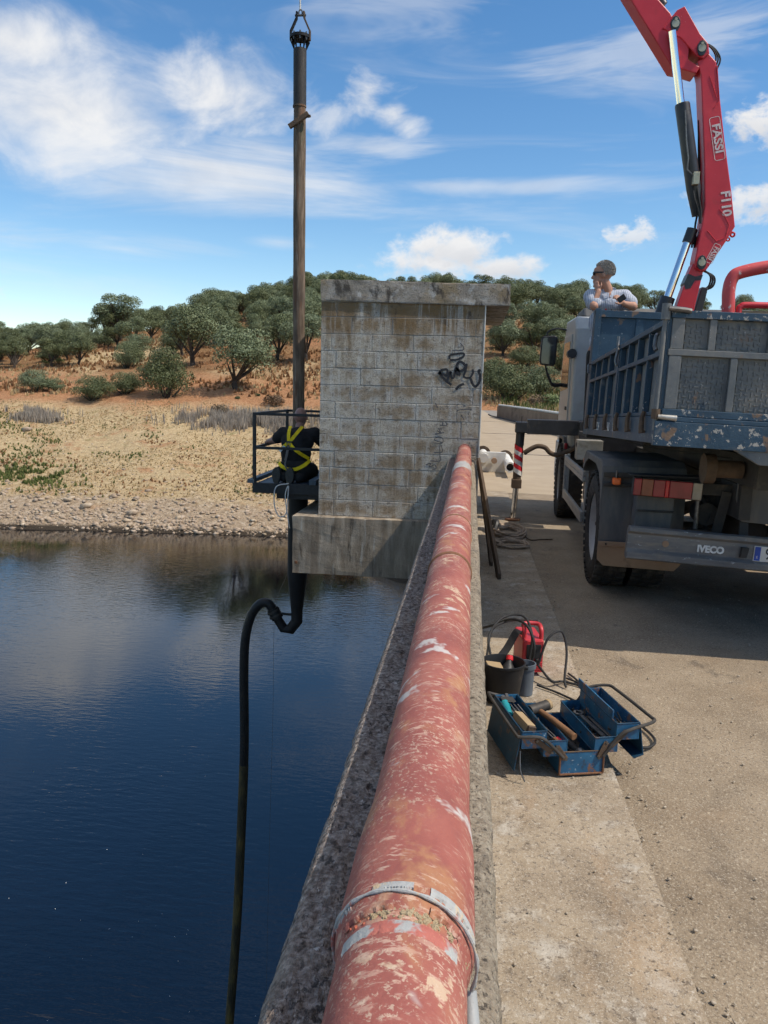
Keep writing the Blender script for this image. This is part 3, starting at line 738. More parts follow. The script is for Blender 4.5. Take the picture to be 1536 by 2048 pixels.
for n_, t0, t1, q0, q1, lab, grp, a, b_, gap in (
    (22, -.70, -.42, .88, 1.03, 'crest oak against the sky above the left grove', 'crest oaks above the left grove', .75, 1.05, .6),
    (30, -.42, -.235, .90, 1.04, 'crest oak against the sky left of the hanging pipe', 'crest oaks left of the pipe', .85, 1.2, .55),
    (12, -.235, -.17, .90, 1.04, 'crest oak against the sky between hanging pipe and pump house', 'crest oaks beside the pump house', 1.0, 1.4, .5),
    (20, -.10, .06, .92, 1.04, 'crest oak showing just above the pump house roof', 'crest oaks over the roof', 1.0, 1.35, .6),
    (16, .06, .20, .88, 1.04, 'crest oak against the sky between pump house and leaning man', 'crest oaks left of the man', .95, 1.3, .55),
    (10, .20, .48, .88, 1.04, 'crest oak against the sky behind the truck bed', 'crest oaks behind the truck', .95, 1.3, .6),
    (34, -.36, -.235, .28, .90, 'oak in the dense wood left of the hanging pipe', 'dense wood left of the pipe', .85, 1.25, .55),
    (20, -.235, -.15, .30, .90, 'oak in the dense wood between hanging pipe and pump house', 'dense wood beside the pump house', 1.0, 1.4, .55),
    (34, -.70, -.36, .25, .88, 'oak in the grove on the slope at the far left', 'oaks of the left grove', .75, 1.05, .6),
    (20, .03, .20, .52, .88, 'oak on the upper slope between pump house and truck', 'upper slope oaks', .95, 1.3, .55),
    (16, .03, .17, .18, .46, 'oak on the lower slope beyond the dam road', 'lower slope oaks', .85, 1.15, .6),
    (18, -.15, .03, .30, .90, 'oak on the slope hidden behind the pump house', 'oaks behind the pump house', .85, 1.2, .6),
    (16, .17, .48, .2, .88, 'oak on the slope hidden mostly by the truck', 'oaks behind the truck', .8, 1.2, .7)):
    scatter_oaks(n_, (t0, t1), (q0, q1), lab, grp, a, b_, gap)
# ---- shrubs on the slope
def shrub_mesh(seed, r, n, mat, h=.8):
    rg = np.random.default_rng(seed)
    C = [(rg.uniform(-.5, .5) * r, rg.uniform(-.5, .5) * r, r * h * rg.uniform(.35, .7), r * rg.uniform(.35, .55)) for _ in range(6)]
    me = leaf_cloud(rg, C, n, .085); me.materials.append(MATS[mat]); return me
SHRUB = [shrub_mesh(21, 1.2, 900, 'broom_leaf'), shrub_mesh(22, 1.0, 800, 'bush_leaf'), shrub_mesh(23, 1.1, 800, 'dry_leaf')]
SH = [  # x, y, kind, size, label
    (-63.11, 113.71, 0, 0.873, 'pale green broom shrub below the small round oak bush'),
    (-64.86, 113.08, 0, 0.668, 'small yellowish broom shrub on the rust slope'),
    (-22.33, 86.55, 2, 1.584, 'brown leafless shrub at the foot of the red soil'),
    (8.83, 129.25, 0, 1.373, 'bright green broom shrub on the rust band'),
    (12.44, 131.27, 0, 1.085, 'light green broom shrub left of the truck mirror arm'),
    (-26.83, 87.69, 1, 0.518, 'small grey-green shrub below the lone spreading oak'),
    (-25.05, 89.58, 1, 0.476, 'second small grey-green shrub right of the lone oak'),
    (6.44, 78.59, 2, 1.392, 'tall brown dry shrub behind the far parapet'),
    (8.3, 78.59, 0, 1.299, 'yellow-green weeds bush beside the cab behind the parapet'),
    (13.67, 162.85, 1, 1.154, 'small olive shrub above the pale clearing'),
    (5.44, 143.02, 1, 1.098, 'olive shrub beside the roof overhang'),
    (-27.19, 82.26, 2, 1.457, 'brown bramble thicket above the grey reeds')]
for (x, y, k, s, lab) in SH:
    o = bpy.data.objects.new('shrub', SHRUB[k]); COL.objects.link(o)
    o.location = (x, y, float(terrain(x, y)) - .1); o.scale = (s, s, s * .9); o.rotation_euler[2] = random.uniform(0, 6)
    tag(o, lab, 'shrub')
# ------------------------------------------------------------------ ground cover
def tufts(name, n, region, mat, h, w, blades, label, mask=None, lean=.35, up=0.0):
    rg = np.random.default_rng(abs(hash(label)) % 1000 if False else len(label) * 7 + n)
    P = []
    while len(P) < n:
        t = rg.uniform(region[0], region[1], 20000); s = rg.uniform(region[2], region[3], 20000)
        y = 57 + s; x = t * y; y = shore_y(x) + s
        ok = np.ones(len(x), bool) if mask is None else mask(x, y, rg)
        P += list(zip(x[ok], y[ok]))
    P = np.array(P[:n]); z = terrain(P[:, 0], P[:, 1])
    k = n * blades
    b = np.repeat(np.column_stack([P, z]), blades, 0)
    ang = rg.uniform(0, 2 * PI, k); hh = h * (.5 + .8 * rg.random(k)); ww = w * (.6 + .8 * rg.random(k))
    off = np.column_stack([np.cos(ang), np.sin(ang), np.zeros(k)])
    base = b + off * (w * 1.3) * rg.random(k)[:, None]
    side = np.column_stack([-np.sin(ang), np.cos(ang), np.zeros(k)]) * ww[:, None]
    tip = base + off * (lean * hh * rg.random(k))[:, None] + np.column_stack([np.zeros(k), np.zeros(k), hh])
    co = np.stack([base - side, base + side, tip], 1).reshape(-1, 3)
    co[:, 2] += up
    me = raw_mesh(name, co, np.arange(k * 3).reshape(k, 3))
    return tag(finish(name, me, mat), label, 'grass' if 'fern' not in name else 'fern', None, 'stuff')
M('straw', [(0, (.30, .20, .10)), (.5, (.46, .335, .175)), (1, (.62, .49, .29))], .5, 7, rough=.9)
M('reed', [(0, (.24, .195, .155)), (1, (.44, .38, .31))], .9, 6, rough=.9)
M('fern', [(0, (.15, .075, .035)), (.5, (.27, .135, .06)), (1, (.38, .23, .11))], .4, 7, rough=.9)
M('weed', [(0, (.055, .08, .018)), (.5, (.12, .145, .04)), (1, (.25, .25, .09))], .7, 6, rough=.85)
def soft(t0, tw, s0, sw):
    return lambda x, y, rg: (rg.random(len(x)) < np.exp(-((x / y - t0) / tw) ** 2 - ((y - shore_y(x) - s0) / sw) ** 2)) & (fbm(x * .5, y * .5, 3) > .36)
def nm(sc, lo, ox=0, oy=0):
    return lambda x, y, rg: fbm(x * sc + ox, y * sc * 1.6 + oy, 3) > lo + rg.normal(size=len(x)) * .05
tufts('dry_grass', 8500, (-.72, -.02, 5, 31), 'straw', .12, .05, 5, 'dry straw-coloured grass covering the far bank', nm(.12, .40))
tufts('dry_grass', 600, (-.72, .1, 5, 26), 'fern', .22, .06, 5, 'rust-red dry weeds scattered over the far bank', nm(.2, .56, 30, 4))
tufts('green_weeds', 1000, (-.72, -.05, 4, 27), 'weed', .2, .05, 6, 'low green weeds growing in patches on the bank', nm(.22, .60, 11, 50))
tufts('green_weeds', 450, (-.75, -.40, 5, 13), 'weed', .3, .07, 6, 'bright green weeds by the pale rocks at the photo edge', soft(-.60, .05, 9, 2.2))
tufts('reeds', 2600, (-.48, -.12, 19, 30), 'reed', .9, .035, 4, 'grey dead reeds standing in a belt below the trees', soft(-.29, .075, 25, 2.0), .2)
tufts('reeds', 800, (-.75, -.45, 19, 29), 'reed', .8, .035, 4, 'grey dead reeds beside straw grass at the photo edge', soft(-.60, .035, 24.5, 1.2), .2)
tufts('fern_cover', 11000, (-.72, .46, 34, 175), 'fern', .45, .16, 5, 'rust-coloured dry fern covering the hillside', nm(.05, .43, 8, 1))
tufts('dry_grass', 5000, (-.72, .46, 33, 170), 'straw', .42, .12, 5, 'pale dry grass between the oaks on the hillside', nm(.05, .50, 60, 31))
tufts('dry_grass', 2200, (-.05, .18, 15, 40), 'straw', .45, .06, 6, 'pale dry grass at the end of the dam road', lambda x, y, rg: ((x < -.3) | (x > 3.8) | (y > 78)))
tufts('green_weeds', 1800, (.02, .2, 0, 36), 'weed', .6, .07, 6, 'yellow-green weeds behind the far parapet', lambda x, y, rg: (x > 3.6 + (70 - y) * .06))
# ------------------------------------------------------------------ shore rocks
M('rock', [(0, (.22, .16, .11)), (.5, (.40, .31, .22)), (1, (.60, .52, .42))], 2.4, 5, rough=.95, bump=.6, bscale=6, bdist=.05, rand=.12)
ICO = bmesh.new(); bmesh.ops.create_icosphere(ICO, subdivisions=1, radius=1)
iv = np.array([v.co[:] for v in ICO.verts]); itri = np.array([[v.index for v in f.verts] for f in ICO.faces]); ICO.free()
def rock_arrays(rg, n, P, size):
    jit = 1 + np.clip(rg.normal(size=(n, len(iv))) * .34, -.65, .7)
    S = np.stack([size * rg.uniform(.8, 1.6, n), size * rg.uniform(.7, 1.2, n), size * rg.uniform(.4, .8, n)], 1)
    a = rg.uniform(0, 2 * PI, n); ca, sa = np.cos(a), np.sin(a)
    v = iv[None] * jit[:, :, None] * S[:, None]
    x = v[..., 0] * ca[:, None] - v[..., 1] * sa[:, None]; y = v[..., 0] * sa[:, None] + v[..., 1] * ca[:, None]
    co = np.stack([x, y, v[..., 2]], -1) + P[:, None]
    f = (itri[None] + (np.arange(n) * len(iv))[:, None, None]).reshape(-1, 3)
    return co.reshape(-1, 3), f
rg = np.random.default_rng(5)
n = 5000
t = rg.uniform(-.72, .02, n); s = rg.exponential(1.7, n) + rg.uniform(0, 1.4, n) - .15
s = np.where(t < -.42, s * 1.5, s)
x = t * (57 + s); y = shore_y(x) + s
P = np.column_stack([x, y, terrain(x, y)])
keep = fbm(x * .35 + 3, y * .9, 3) + .25 * np.exp(-s) > .40 + rg.normal(size=n) * .06
x, y, P = x[keep], y[keep], P[keep]; n = len(x)
size = .04 + .20 * rg.random(n) ** 3.2
co, f = rock_arrays(rg, n, P, size)
tag(finish('rubble', raw_mesh('rubble', co, f), 'rock'), 'broken pale stones strewn along the shore of the reservoir', 'rubble', None, 'stuff')
n = 2200
t = rg.uniform(-.72, .0, n); s = rg.uniform(4, 20, n); x = t * (57 + s); y = shore_y(x) + s
co, f = rock_arrays(rg, n, np.column_stack([x, y, terrain(x, y)]), .03 + .08 * rg.random(n) ** 3)
tag(finish('rubble', raw_mesh('rubble', co, f), 'rock'), 'small loose stones scattered over the dry bank', 'rubble', None, 'stuff')
RK = []
for k in range(6):
    co, f = rock_arrays(np.random.default_rng(60 + k), 1, np.zeros((1, 3)), np.array([1.0]))
    me = raw_mesh('shore_rock', co, f); me.materials.append(MATS['rock']); RK.append(me)
for k in range(90):
    if k < 25: x = random.uniform(-40, -28); sd = random.uniform(3.6, 6.2)
    else: x = random.uniform(-38, -13); sd = random.uniform(.1, 4.6) * (1.0 if x < -22 else .8)
    y = float(shore_y(np.array(x))) + sd
    o = bpy.data.objects.new('shore_rock', random.choice(RK)); COL.objects.link(o)
    s = random.uniform(.10, .26); o.scale = (s * random.uniform(.8, 1.5), s, s * random.uniform(.7, 1.3)); o.location = (x, y, float(terrain(x, y)) + s * .15); o.rotation_euler = (random.uniform(-.3, .3), random.uniform(-.3, .3), random.uniform(0, 6))
    if k < 25: tag(o, 'pale boulder in the heap of white rocks above the shore', 'rock', 'white rocks above the shore')
    else: tag(o, 'tan boulder lying among the rubble along the waterline', 'rock', 'boulders along the waterline')
for x, y, s, lab in ((-44.2, 73.3, .42, 'white boulder alone on the dry grass bank'), (-26.0, 57.2, .40, 'upright pale rock, tallest on the shore rubble'), (-30.0, 57.6, .42, 'flat dark-sided rock slab above the shore rubble')):
    o = bpy.data.objects.new('shore_rock', RK[0]); COL.objects.link(o); o.scale = (s, s * .7, s * 1.1); o.location = (x, y, float(terrain(x, y)) + .1)
    tag(o, lab, 'rock')

# ================================================================== DAM, ROAD
def strip(name, xl, xr, ys, z, mat, kind='structure', bottom=None, dz=None):
    """sheet between two edge curves x=xl(y), x=xr(y)"""
    nx = 10
    Y = np.array(ys); X = np.array([[xl(y) + (xr(y) - xl(y)) * k / nx for k in range(nx + 1)] for y in Y])
    YY = np.repeat(Y[:, None], nx + 1, 1); Z = np.full_like(X, z) + (0 if dz is None else dz(X, YY))
    o = finish(name, grid_mesh(name, X, YY, Z), mat, smooth=True)
    return tag(o, kind=kind)
joint = lambda y: .70 - .0002 * y * y
rpar = lambda y: 5.16 - .00115 * y * y if y < 56 else 5.16 - .00115 * 56 ** 2 - .03 * (y - 56)
near = list(np.linspace(-6, 13, 90)); far = list(np.linspace(13, 76, 40))
wob = lambda X, Y: (fbm(X * 2.5 + 8, Y * 2.5, 3) - .44) * .022
strip('pavement', lambda y: 0.0, joint, near, .022, 'sidewalk', dz=wob)
strip('pavement', lambda y: 0.0, joint, far, .022, 'far_road')
strip('road', lambda y: joint(y) - .12, lambda y: rpar(y) + .1, near, 0.0, 'road', dz=lambda X, Y: wob(X, Y) - .004)
strip('road', lambda y: joint(y) - .12, lambda y: rpar(y) + .1, far, 0.0, 'far_road')
# expansion joints across the far road
mb = MB()
for y in (21.5, 32.3, 46):
    mb.box((joint(y) + .02, y - .05, .002), (rpar(y) - .15, y + .05, .006))
tag(mb.build('road_joint', 'chassis'), kind='structure')
mb = MB().box((-.20, -60, -16), (5.1, 78, -.03))
tag(mb.build('dam', 'dam'), kind='structure')
# loose grit
rg = np.random.default_rng(9); n = 2600
x = rg.uniform(.12, 2.8, n); y = 1.2 + 6 * rg.random(n) ** 1.4
wl = rg.random(n) < .16; x[wl] = .105 + np.abs(rg.normal(size=wl.sum())) * .03
edge = rg.random(n) < .3; x[edge] = .70 + rg.normal(size=edge.sum()) * .05 + .04
co, f = rock_arrays(rg, n, np.column_stack([x, y, np.where(x < .7, .026, .004)]), .0015 + .0055 * rg.random(n) ** 4)
tag(finish('gravel', raw_mesh('gravel', co, f), 'grit'), 'loose grit lying on the concrete road and pavement', 'gravel', None, 'stuff')

# ------------------------------------------------------------------ near parapet: rough cast top, rounded edge with sunlight put into its paler colour
def parapet_near():
    root = empty('parapet_wall', (0, -3, 0), 0, 'thick rough concrete parapet carrying the rusty red pipe', 'wall')
    prof = [(-.19, -1.0), (-.205, .3), (-.222, .77), (-.236, .845), (-.225, .862)] + [(-.225 + .245 * k / 34, .866) for k in range(1, 35)]
    edge = [(.02, .866), (.045, .864), (.062, .858), (.072, .845), (.078, .80), (.085, .4), (.09, .03)]
    for nm, pf, mt, jx in (('wall_top', prof, 'parapet', 1), ('wall_edge', edge, 'parapet_edge', 2)):
        ys = np.concatenate([np.linspace(-3, .4, 30), np.linspace(.42, 4.5, 760), np.linspace(4.52, 9.28, 120)])
        A = np.array(pf); X = np.repeat(A[None, :, 0], len(ys), 0); Z = np.repeat(A[None, :, 1], len(ys), 0); Y = np.repeat(ys[:, None], len(A), 1)
        bump = (fbm(Y * 40 + 3, X * 90 + Z * 37, 3) - .44) * .016 + (fbm(Y * 14 + 3, X * 30 + Z * 17, 2) - .37) * .007 + (fbm(Y * 2.2 + jx, X * 6 + Z * 5, 3) - .44) * .012
        top = np.clip((Z - .5) / .3, .3, 1)
        o = finish(nm, grid_mesh(nm, X + bump * .7 * top, Y + 3, Z + bump * top), mt, root, smooth=True)
parapet_near()
# far parapets
def parapet_far(xf, y0, y1, label, th=.30):
    mb = MB(); ys = np.linspace(y0, y1, 24)
    V = []; F = []
    for y in ys:
        x = xf(y); V += [(x, y, -.2), (x, y, .80), (x + th, y, .80), (x + th, y, -.2)]
    for i in range(len(ys) - 1):
        for k in range(4): F.append((4 * i + k, 4 * i + (k + 1) % 4, 4 * i + 4 + (k + 1) % 4, 4 * i + 4 + k))
    F += [(0, 1, 2, 3), tuple(4 * (len(ys) - 1) + k for k in (3, 2, 1, 0))]
    root = empty('parapet_wall', (0, 0, 0), 0, label, 'wall')
    mb.add(V, F).build('wall', 'far_parapet', root)
    return root
r = parapet_far(rpar, -3, 54, 'far concrete parapet with a pale pipe rail behind the truck')
mb = MB(); mb.tube([(rpar(y) + .12, y, .86) for y in np.linspace(-3, 54, 30)], .06, 10)
tag(mb.build('rail_pipe', 'white_paint', None, smooth=True), 'pale pipe running on top of the far parapet', 'pipe')
parapet_far(lambda y: -.22, 12.2, 62, 'parapet continuing beyond the pump house along the water')
mb = MB().tube([(rpar(y) - .06, y, .03) for y in np.linspace(12, 60, 24)], .05, 6)
tag(mb.build('kerb', 'chassis'), kind='structure')

# ------------------------------------------------------------------ rusty red pipe
PX, PZ, PR = -.052, .963, .080
def ring_profile(y0, y1, r, n=26, amp=.0, step=.02):
    ys = np.arange(y0, y1 + 1e-6, step); q = np.linspace(0, 2 * PI, n + 1)
    Y = np.repeat(ys[:, None], n + 1, 1); Q = np.repeat(q[None], len(ys), 0)
    rr = r(ys)[:, None] if callable(r) else r
    RR = rr + (fbm(Y * 12, Q * 4 + 5, 3) - .44) * amp
    return PX + RR * np.cos(Q), Y, PZ + RR * np.sin(Q)
root = empty('water_pipe', (0, 0, 0), 0, 'long rusty red pipe lying along the top of the parapet', 'pipe')
def prof(ys):
    r = np.full(len(ys), PR)
    r = r + .0075 * sstep(.835, .845, ys) * (1 - sstep(1.02, 1.20, ys))        # bell of the near joint
    r = r + .003 * sstep(3.62, 3.64, ys) * (1 - sstep(3.8, 3.82, ys))
    r = np.where(ys < .835, PR - .0015, r)
    return r
X, Y, Z = ring_profile(-1.2, 9.29, prof, 40, .0012, .02)
finish('barrel', grid_mesh('barrel', X, Y, Z), 'pipe_red', root, smooth=True)
def hoop(y, r, w, mat, name, n=34, a0=-40, a1=220, jag=0.0):
    mb = MB(); V = []; F = []
    for i in range(n + 1):
        q = rad(a0 + (a1 - a0) * i / n); jj = random.uniform(-jag, jag)
        for (dy, dr) in ((-w / 2 + jj, 0), (-w / 4, .0045), (w / 4, .0045), (w / 2 + jj * .5, 0)):
            V.append((PX + (r + dr) * math.cos(q), y + dy, PZ + (r + dr) * math.sin(q)))
    for i in range(n):
        for k in range(3): F.append((i * 4 + k, i * 4 + k + 1, i * 4 + 5 + k, i * 4 + 4 + k))
    return mb.add(V, F).build(name, mat, root, smooth=True)
MB().tube([(PX + (PR + .010) * math.cos(a), .850 - .01 * math.cos(a), PZ + (PR + .008) * math.sin(a)) for a in np.linspace(rad(-20), rad(205), 40)], [.0024 + .0008 * math.sin(i * 1.7) for i in range(40)], 8).build('clamp_ring', 'pipe_primer', root, 0, True)
for a0, a1 in ((12, 70), (84, 118), (140, 168)):
    hoop(.862, PR + .0045, .020, 'pipe_primer', 'clamp_band', 34, a0, a1, .005)
mb = MB(); rr = random.Random(5)
for k in range(260):
    q = rad(rr.gauss(84, 33)); w = rr.uniform(.002, .0048); yy_ = .836 - abs(rr.gauss(0, .009)); R_ = PR - .0025
    mb.ell((PX + R_ * math.cos(q), yy_, PZ + R_ * math.sin(q)), (w, w * 1.1, w * .9), 6)
tag(mb.build('joint_filler', 'filler', root, 0, True), kind='stuff')
hoop(.800, PR - .0050, .034, 'pipe_primer', 'paint_scar', 60, 35, 150, .004)
for a0, a1 in ((98, 150), (35, 68)):
    hoop(.833, PR + .001, .016, 'pipe_red', 'paint_flake', 24, a0, a1, .003)
for y, m in ((2.89, 'rust'), (3.64, 'pipe_red'), (3.81, 'rust'), (5.9, 'pipe_red'), (7.6, 'pipe_red')):
    hoop(y, PR + .001, .03, m, 'weld_bead', jag=.004)
hoop(6.65, PR + .0006, .55, 'pipe_primer', 'repair_wrap', jag=.005)
# thin grey conduit beside the pipe
pts = [(.036, y, .893 + .006 * math.sin(y * 2.1)) for y in np.linspace(-1.2, .80, 16)] + [(.034, .835, .905), (.030, .85, .925)]
o = MB().tube(pts, .0095, 10).build('conduit_pipe', 'conduit', None, smooth=True)
tag(o, 'thin grey conduit running beside the rusty pipe', 'conduit')
mb = MB()
for k in range(26): mb.ell((.040 + random.gauss(0, .004), .735 + random.gauss(0, .010), .902 + random.gauss(0, .0025)), (.005, .006, .003), 6)
tag(mb.build('lichen', 'lichen', None, smooth=True), 'orange lichen patch on the grey conduit', 'lichen', None, 'stuff')

# ================================================================== PUMP HOUSE
BX0, BX1, BY0, BY1 = -1.825, .115, 9.30, 11.60
house = empty('pump_house', ((BX0 + BX1) / 2, BY0, 0), 0, 'small stained concrete-block pump house with flat roof and graffiti', 'building')
off = V3(house.location)
def hb(name, lo, hi, mat, bevel=.0, parent=house):
    return MB().box(V3(lo) - off, V3(hi) - off).build(name, mat, parent, bevel)
hb('wall_core', (BX0 + .003, BY0 + .0035, .08), (BX1 - .004, BY1 - .004, 2.68), 'mortar')
unit = MB().box((-.5, -.5, -.5), (.5, .5, .5)).mesh('block'); unit.materials.append(MATS['block'])
def block_mesh(w, d, h):
    bm = bmesh.new(); bmesh.ops.create_cube(bm, size=1)
    for v in bm.verts: v.co = (v.co.x * w, v.co.y * d, v.co.z * h)
    bmesh.ops.bevel(bm, geom=bm.edges[:], offset=.004, segments=1, affect='EDGES')
    me = bpy.data.meshes.new('block'); bm.to_mesh(me); bm.free(); me.materials.append(MATS['block']); return me
cache = {}
H0, HC = .10, .2
for c in range(13):
    z0 = H0 + c * HC; z1 = min(z0 + HC - .006, 2.665)
    o0 = (0, .25, .13, .37)[c % 4] if c % 3 else .19
    for face in ('front', 'side', 'left'):
        x = (BX0 if face == 'front' else BY0 + .1); end = (BX1 if face == 'front' else BY1)
        first = True
        while x < end - .03:
            w = o0 if (first and o0 > .05) else .49
            first = False
            w = min(w, end - x)
            if end - x - w < .06: w = end - x
            g = .006; key = (round(w, 2), round(z1 - z0, 3), face == 'front')
            if key not in cache:
                cache[key] = block_mesh(w - g, .05, z1 - z0) if face == 'front' else block_mesh(.05, w - g, z1 - z0)
            o = bpy.data.objects.new('block', cache[key]); COL.objects.link(o); o.parent = house
            j = random.uniform(-.0025, .002)
            if face == 'front': p = V3((x + w / 2, BY0 + .025 - .001 + j, (z0 + z1) / 2))
            elif face == 'side': p = V3((BX1 - .025 + .001 + j, x + w / 2, (z0 + z1) / 2))
            else: p = V3((BX0 + .025 - .001 - j, x + w / 2, (z0 + z1) / 2))
            o.location = p - off
            x += w
# added white strip, paints the sunlight on the road-side corner
hb('sunlight_strip', (BX1 - .002, BY0 - .006, .3), (BX1 + .012, BY0 + .05, 2.68), 'white_paint', .003)
# roof slab, pitched a little, overhanging on the road side
def rough_box(name, lo, hi, mat, parent, amp, div=(30, 6, 12), slope=0.0):
    bm = bmesh.new(); bmesh.ops.create_cube(bm, size=1)
    bmesh.ops.subdivide_edges(bm, edges=bm.edges[:], cuts=14, use_grid_fill=True)
    lo, hi = V3(lo), V3(hi)
    for v in bm.verts:
        p = V3([lo[i] + (v.co[i] + .5) * (hi[i] - lo[i]) for i in range(3)])
        n = mnoise.noise_vector(p * 6) * amp + mnoise.noise_vector(p * 17) * amp * .5
        e = sum(1 for i in range(3) if abs(abs(v.co[i]) - .5) < 1e-4)
        if e >= 2: n = n * 1.6 - V3([v.co[i] * amp * .8 for i in range(3)])
        p += n; p.z += slope * (p.x - lo.x)
        v.co = p - off
    me = bpy.data.meshes.new(name); bm.to_mesh(me); bm.free()
    return finish(name, me, mat, parent, smooth=False)
rough_box('roof', (BX0 - .004, BY0 - .025, 2.675), (.40, 11.95, 2.925), 'roof_slab', house, .006, slope=-.012)
rough_box('base_slab', (-2.115, 9.15, -.62), (-.17, 12.1, .095), 'base_slab', house, .005)
# graffiti strokes sprayed on the block wall
G = [[(-0.278, 2.03), (-0.272, 2.077), (-0.212, 2.091), (-0.118, 2.102), (-0.116, 2.064), (-0.192, 2.028), (-0.269, 2.022)], [(-0.401, 1.856), (-0.36, 1.904), (-0.299, 1.906), (-0.301, 1.842), (-0.349, 1.858), (-0.384, 1.865), (-0.311, 1.781), (-0.24, 1.732)], [(-0.294, 1.773), (-0.259, 1.886), (-0.248, 1.826), (-0.222, 1.818), (-0.204, 1.896), (-0.196, 1.93), (-0.185, 1.87), (-0.141, 1.846)], [(-0.205, 1.93), (-0.135, 1.897), (-0.085, 1.95), (-0.13, 2.0), (-0.165, 1.999), (-0.188, 1.947), (-0.15, 1.863)], [(-0.069, 1.984), (-0.083, 1.899), (-0.097, 1.83), (-0.028, 1.823), (0.004, 1.875), (0.002, 1.922)], [(-0.019, 1.815), (0.01, 1.747), (0.046, 1.723), (0.086, 1.775), (0.091, 1.852), (0.072, 1.903), (0.097, 1.916)], [(-0.186, 1.682), (-0.144, 1.726), (-0.093, 1.749)]]
G2 = [[(-0.248, 2.133), (-0.128, 2.14), (-0.121, 2.178), (-0.157, 2.219)], [(-0.509, 0.77), (-0.457, 0.79), (-0.464, 0.745), (-0.403, 0.774), (-0.384, 0.73), (-0.428, 0.72)], [(-0.458, 0.821), (-0.343, 0.825), (-0.346, 0.892)], [(-0.418, 0.924), (-0.321, 0.932), (-0.333, 1.016)], [(-0.317, 1.043), (-0.415, 1.074), (-0.381, 1.111), (-0.319, 1.095), (-0.325, 1.038), (-0.413, 1.039)], [(-0.417, 1.145), (-0.304, 1.166)], [(-0.393, 1.189), (-0.348, 1.165), (-0.376, 1.216)], [(-0.36, 1.252), (-0.281, 1.254), (-0.292, 1.298)], [(-0.325, 1.253), (-0.327, 1.292)], [(-0.296, 1.354), (-0.285, 1.354)], [(-0.166, 1.423), (-0.132, 1.442), (-0.002, 1.454), (-0.002, 1.437)], [(-0.112, 1.382), (-0.075, 1.326)], [(-0.169, 1.493), (-0.152, 1.506)], [(-0.091, 1.486), (-0.065, 1.489)], [(-0.035, 1.401), (-0.021, 1.389)], [(-0.423, 1.511), (-0.395, 1.46)]]
for nm_, L, w, mt, d in (('graffiti', G, .027, 'paint_black', .0055), ('graffiti', G2, .012, 'paint_faded', .0045)):
    mb = MB()
    m = Matrix(((1, 0, 0, 0), (0, 0, -1, BY0 - d), (0, 1, 0, 0), (0, 0, 0, 1)))
    m = Matrix.Translation(-off) @ m
    for k, s in enumerate(L):
        mb = MB()
        mm = Matrix.Translation((0, -.0004 * k, 0)) @ m
        sp = spline([(p[0], p[1], 0) for p in s], 5) if len(s) > 2 else [V3((*p, 0)) for p in s]
        ribbon(mb, sp, w * random.uniform(.85, 1.15), mm)
        finish('graffiti_stroke', mb.mesh('graffiti', fix=False), mt, house)
hb('rust_spot', (-2.08, 9.125, -.50), (-2.045, 9.14, -.465), 'rust', .004)

# ================================================================== HANGING PIPE, WORK BASKET, HOSE
PXX, PYY = -2.315, 10.35
wr = lambda z, a=.012: (PXX + a * math.sin(z * .9), PYY, z)
pole = empty('hanging_pipe', (PXX, PYY, .45), 0, 'long weathered brown pipe hanging from the crane beside the pump house', 'pipe')
po = V3(pole.location)
TOPZ = 6.02
def pt(x, y, z): return V3((x, y, z)) - po
zz = np.linspace(.46, 5.2, 40)
MB().tube([pt(PXX - .007 * (z - .4), PYY, z) for z in zz], [.079 + .004 * math.sin(z * 7) * .4 for z in zz], 22).build('shaft', 'pole_wood', pole, smooth=True)
tx = PXX - .007 * (5.6 - .4)
MB().tube([pt(PXX - .007 * (z - .4), PYY, z) for z in (5.2, 5.6, TOPZ - .14)], .083, 22).build('upper_shaft', 'pole_dark', pole, smooth=True)
MB().tube([pt(tx, PYY, z) for z in (5.19, 5.21)], .087, 22).build('weld_ring', 'pole_wood', pole, smooth=True)
mb = MB().cyl(pt(tx, PYY, TOPZ - .02), pt(tx, PYY, TOPZ + .015), .128, n=24)
mb.build('flange', 'black_steel', pole, smooth=True)
for k in range(8):
    a = 2 * PI * k / 8 + .2
    MB().cyl(pt(tx + .108 * math.cos(a), PYY + .108 * math.sin(a), TOPZ - .055), pt(tx + .108 * math.cos(a), PYY + .108 * math.sin(a), TOPZ + .04), .011, n=6).build('bolt', 'tool_steel', pole)
for k in range(5):
    a = 2 * PI * k / 5 + .5
    MB().prism([(.075, 0), (.125, 0), (.125, -.03), (.085, -.12), (.075, -.12)], 'y', -.006, .006).build('gusset', 'black_steel', pole).matrix_local = Matrix.Translation(pt(tx, PYY, TOPZ - .02)) @ Matrix.Rotation(a, 4, 'Z')
mb = MB().bar(pt(PXX - .15, PYY - .09, 4.93), pt(PXX + .10, PYY - .09, 5.09), .05, .06)
mb.bar(pt(PXX + .085, PYY - .09, 5.05), pt(PXX + .13, PYY - .09, 5.06), .03, .03)
mb.build('cross_stub', 'rust_brown', pole, .006)
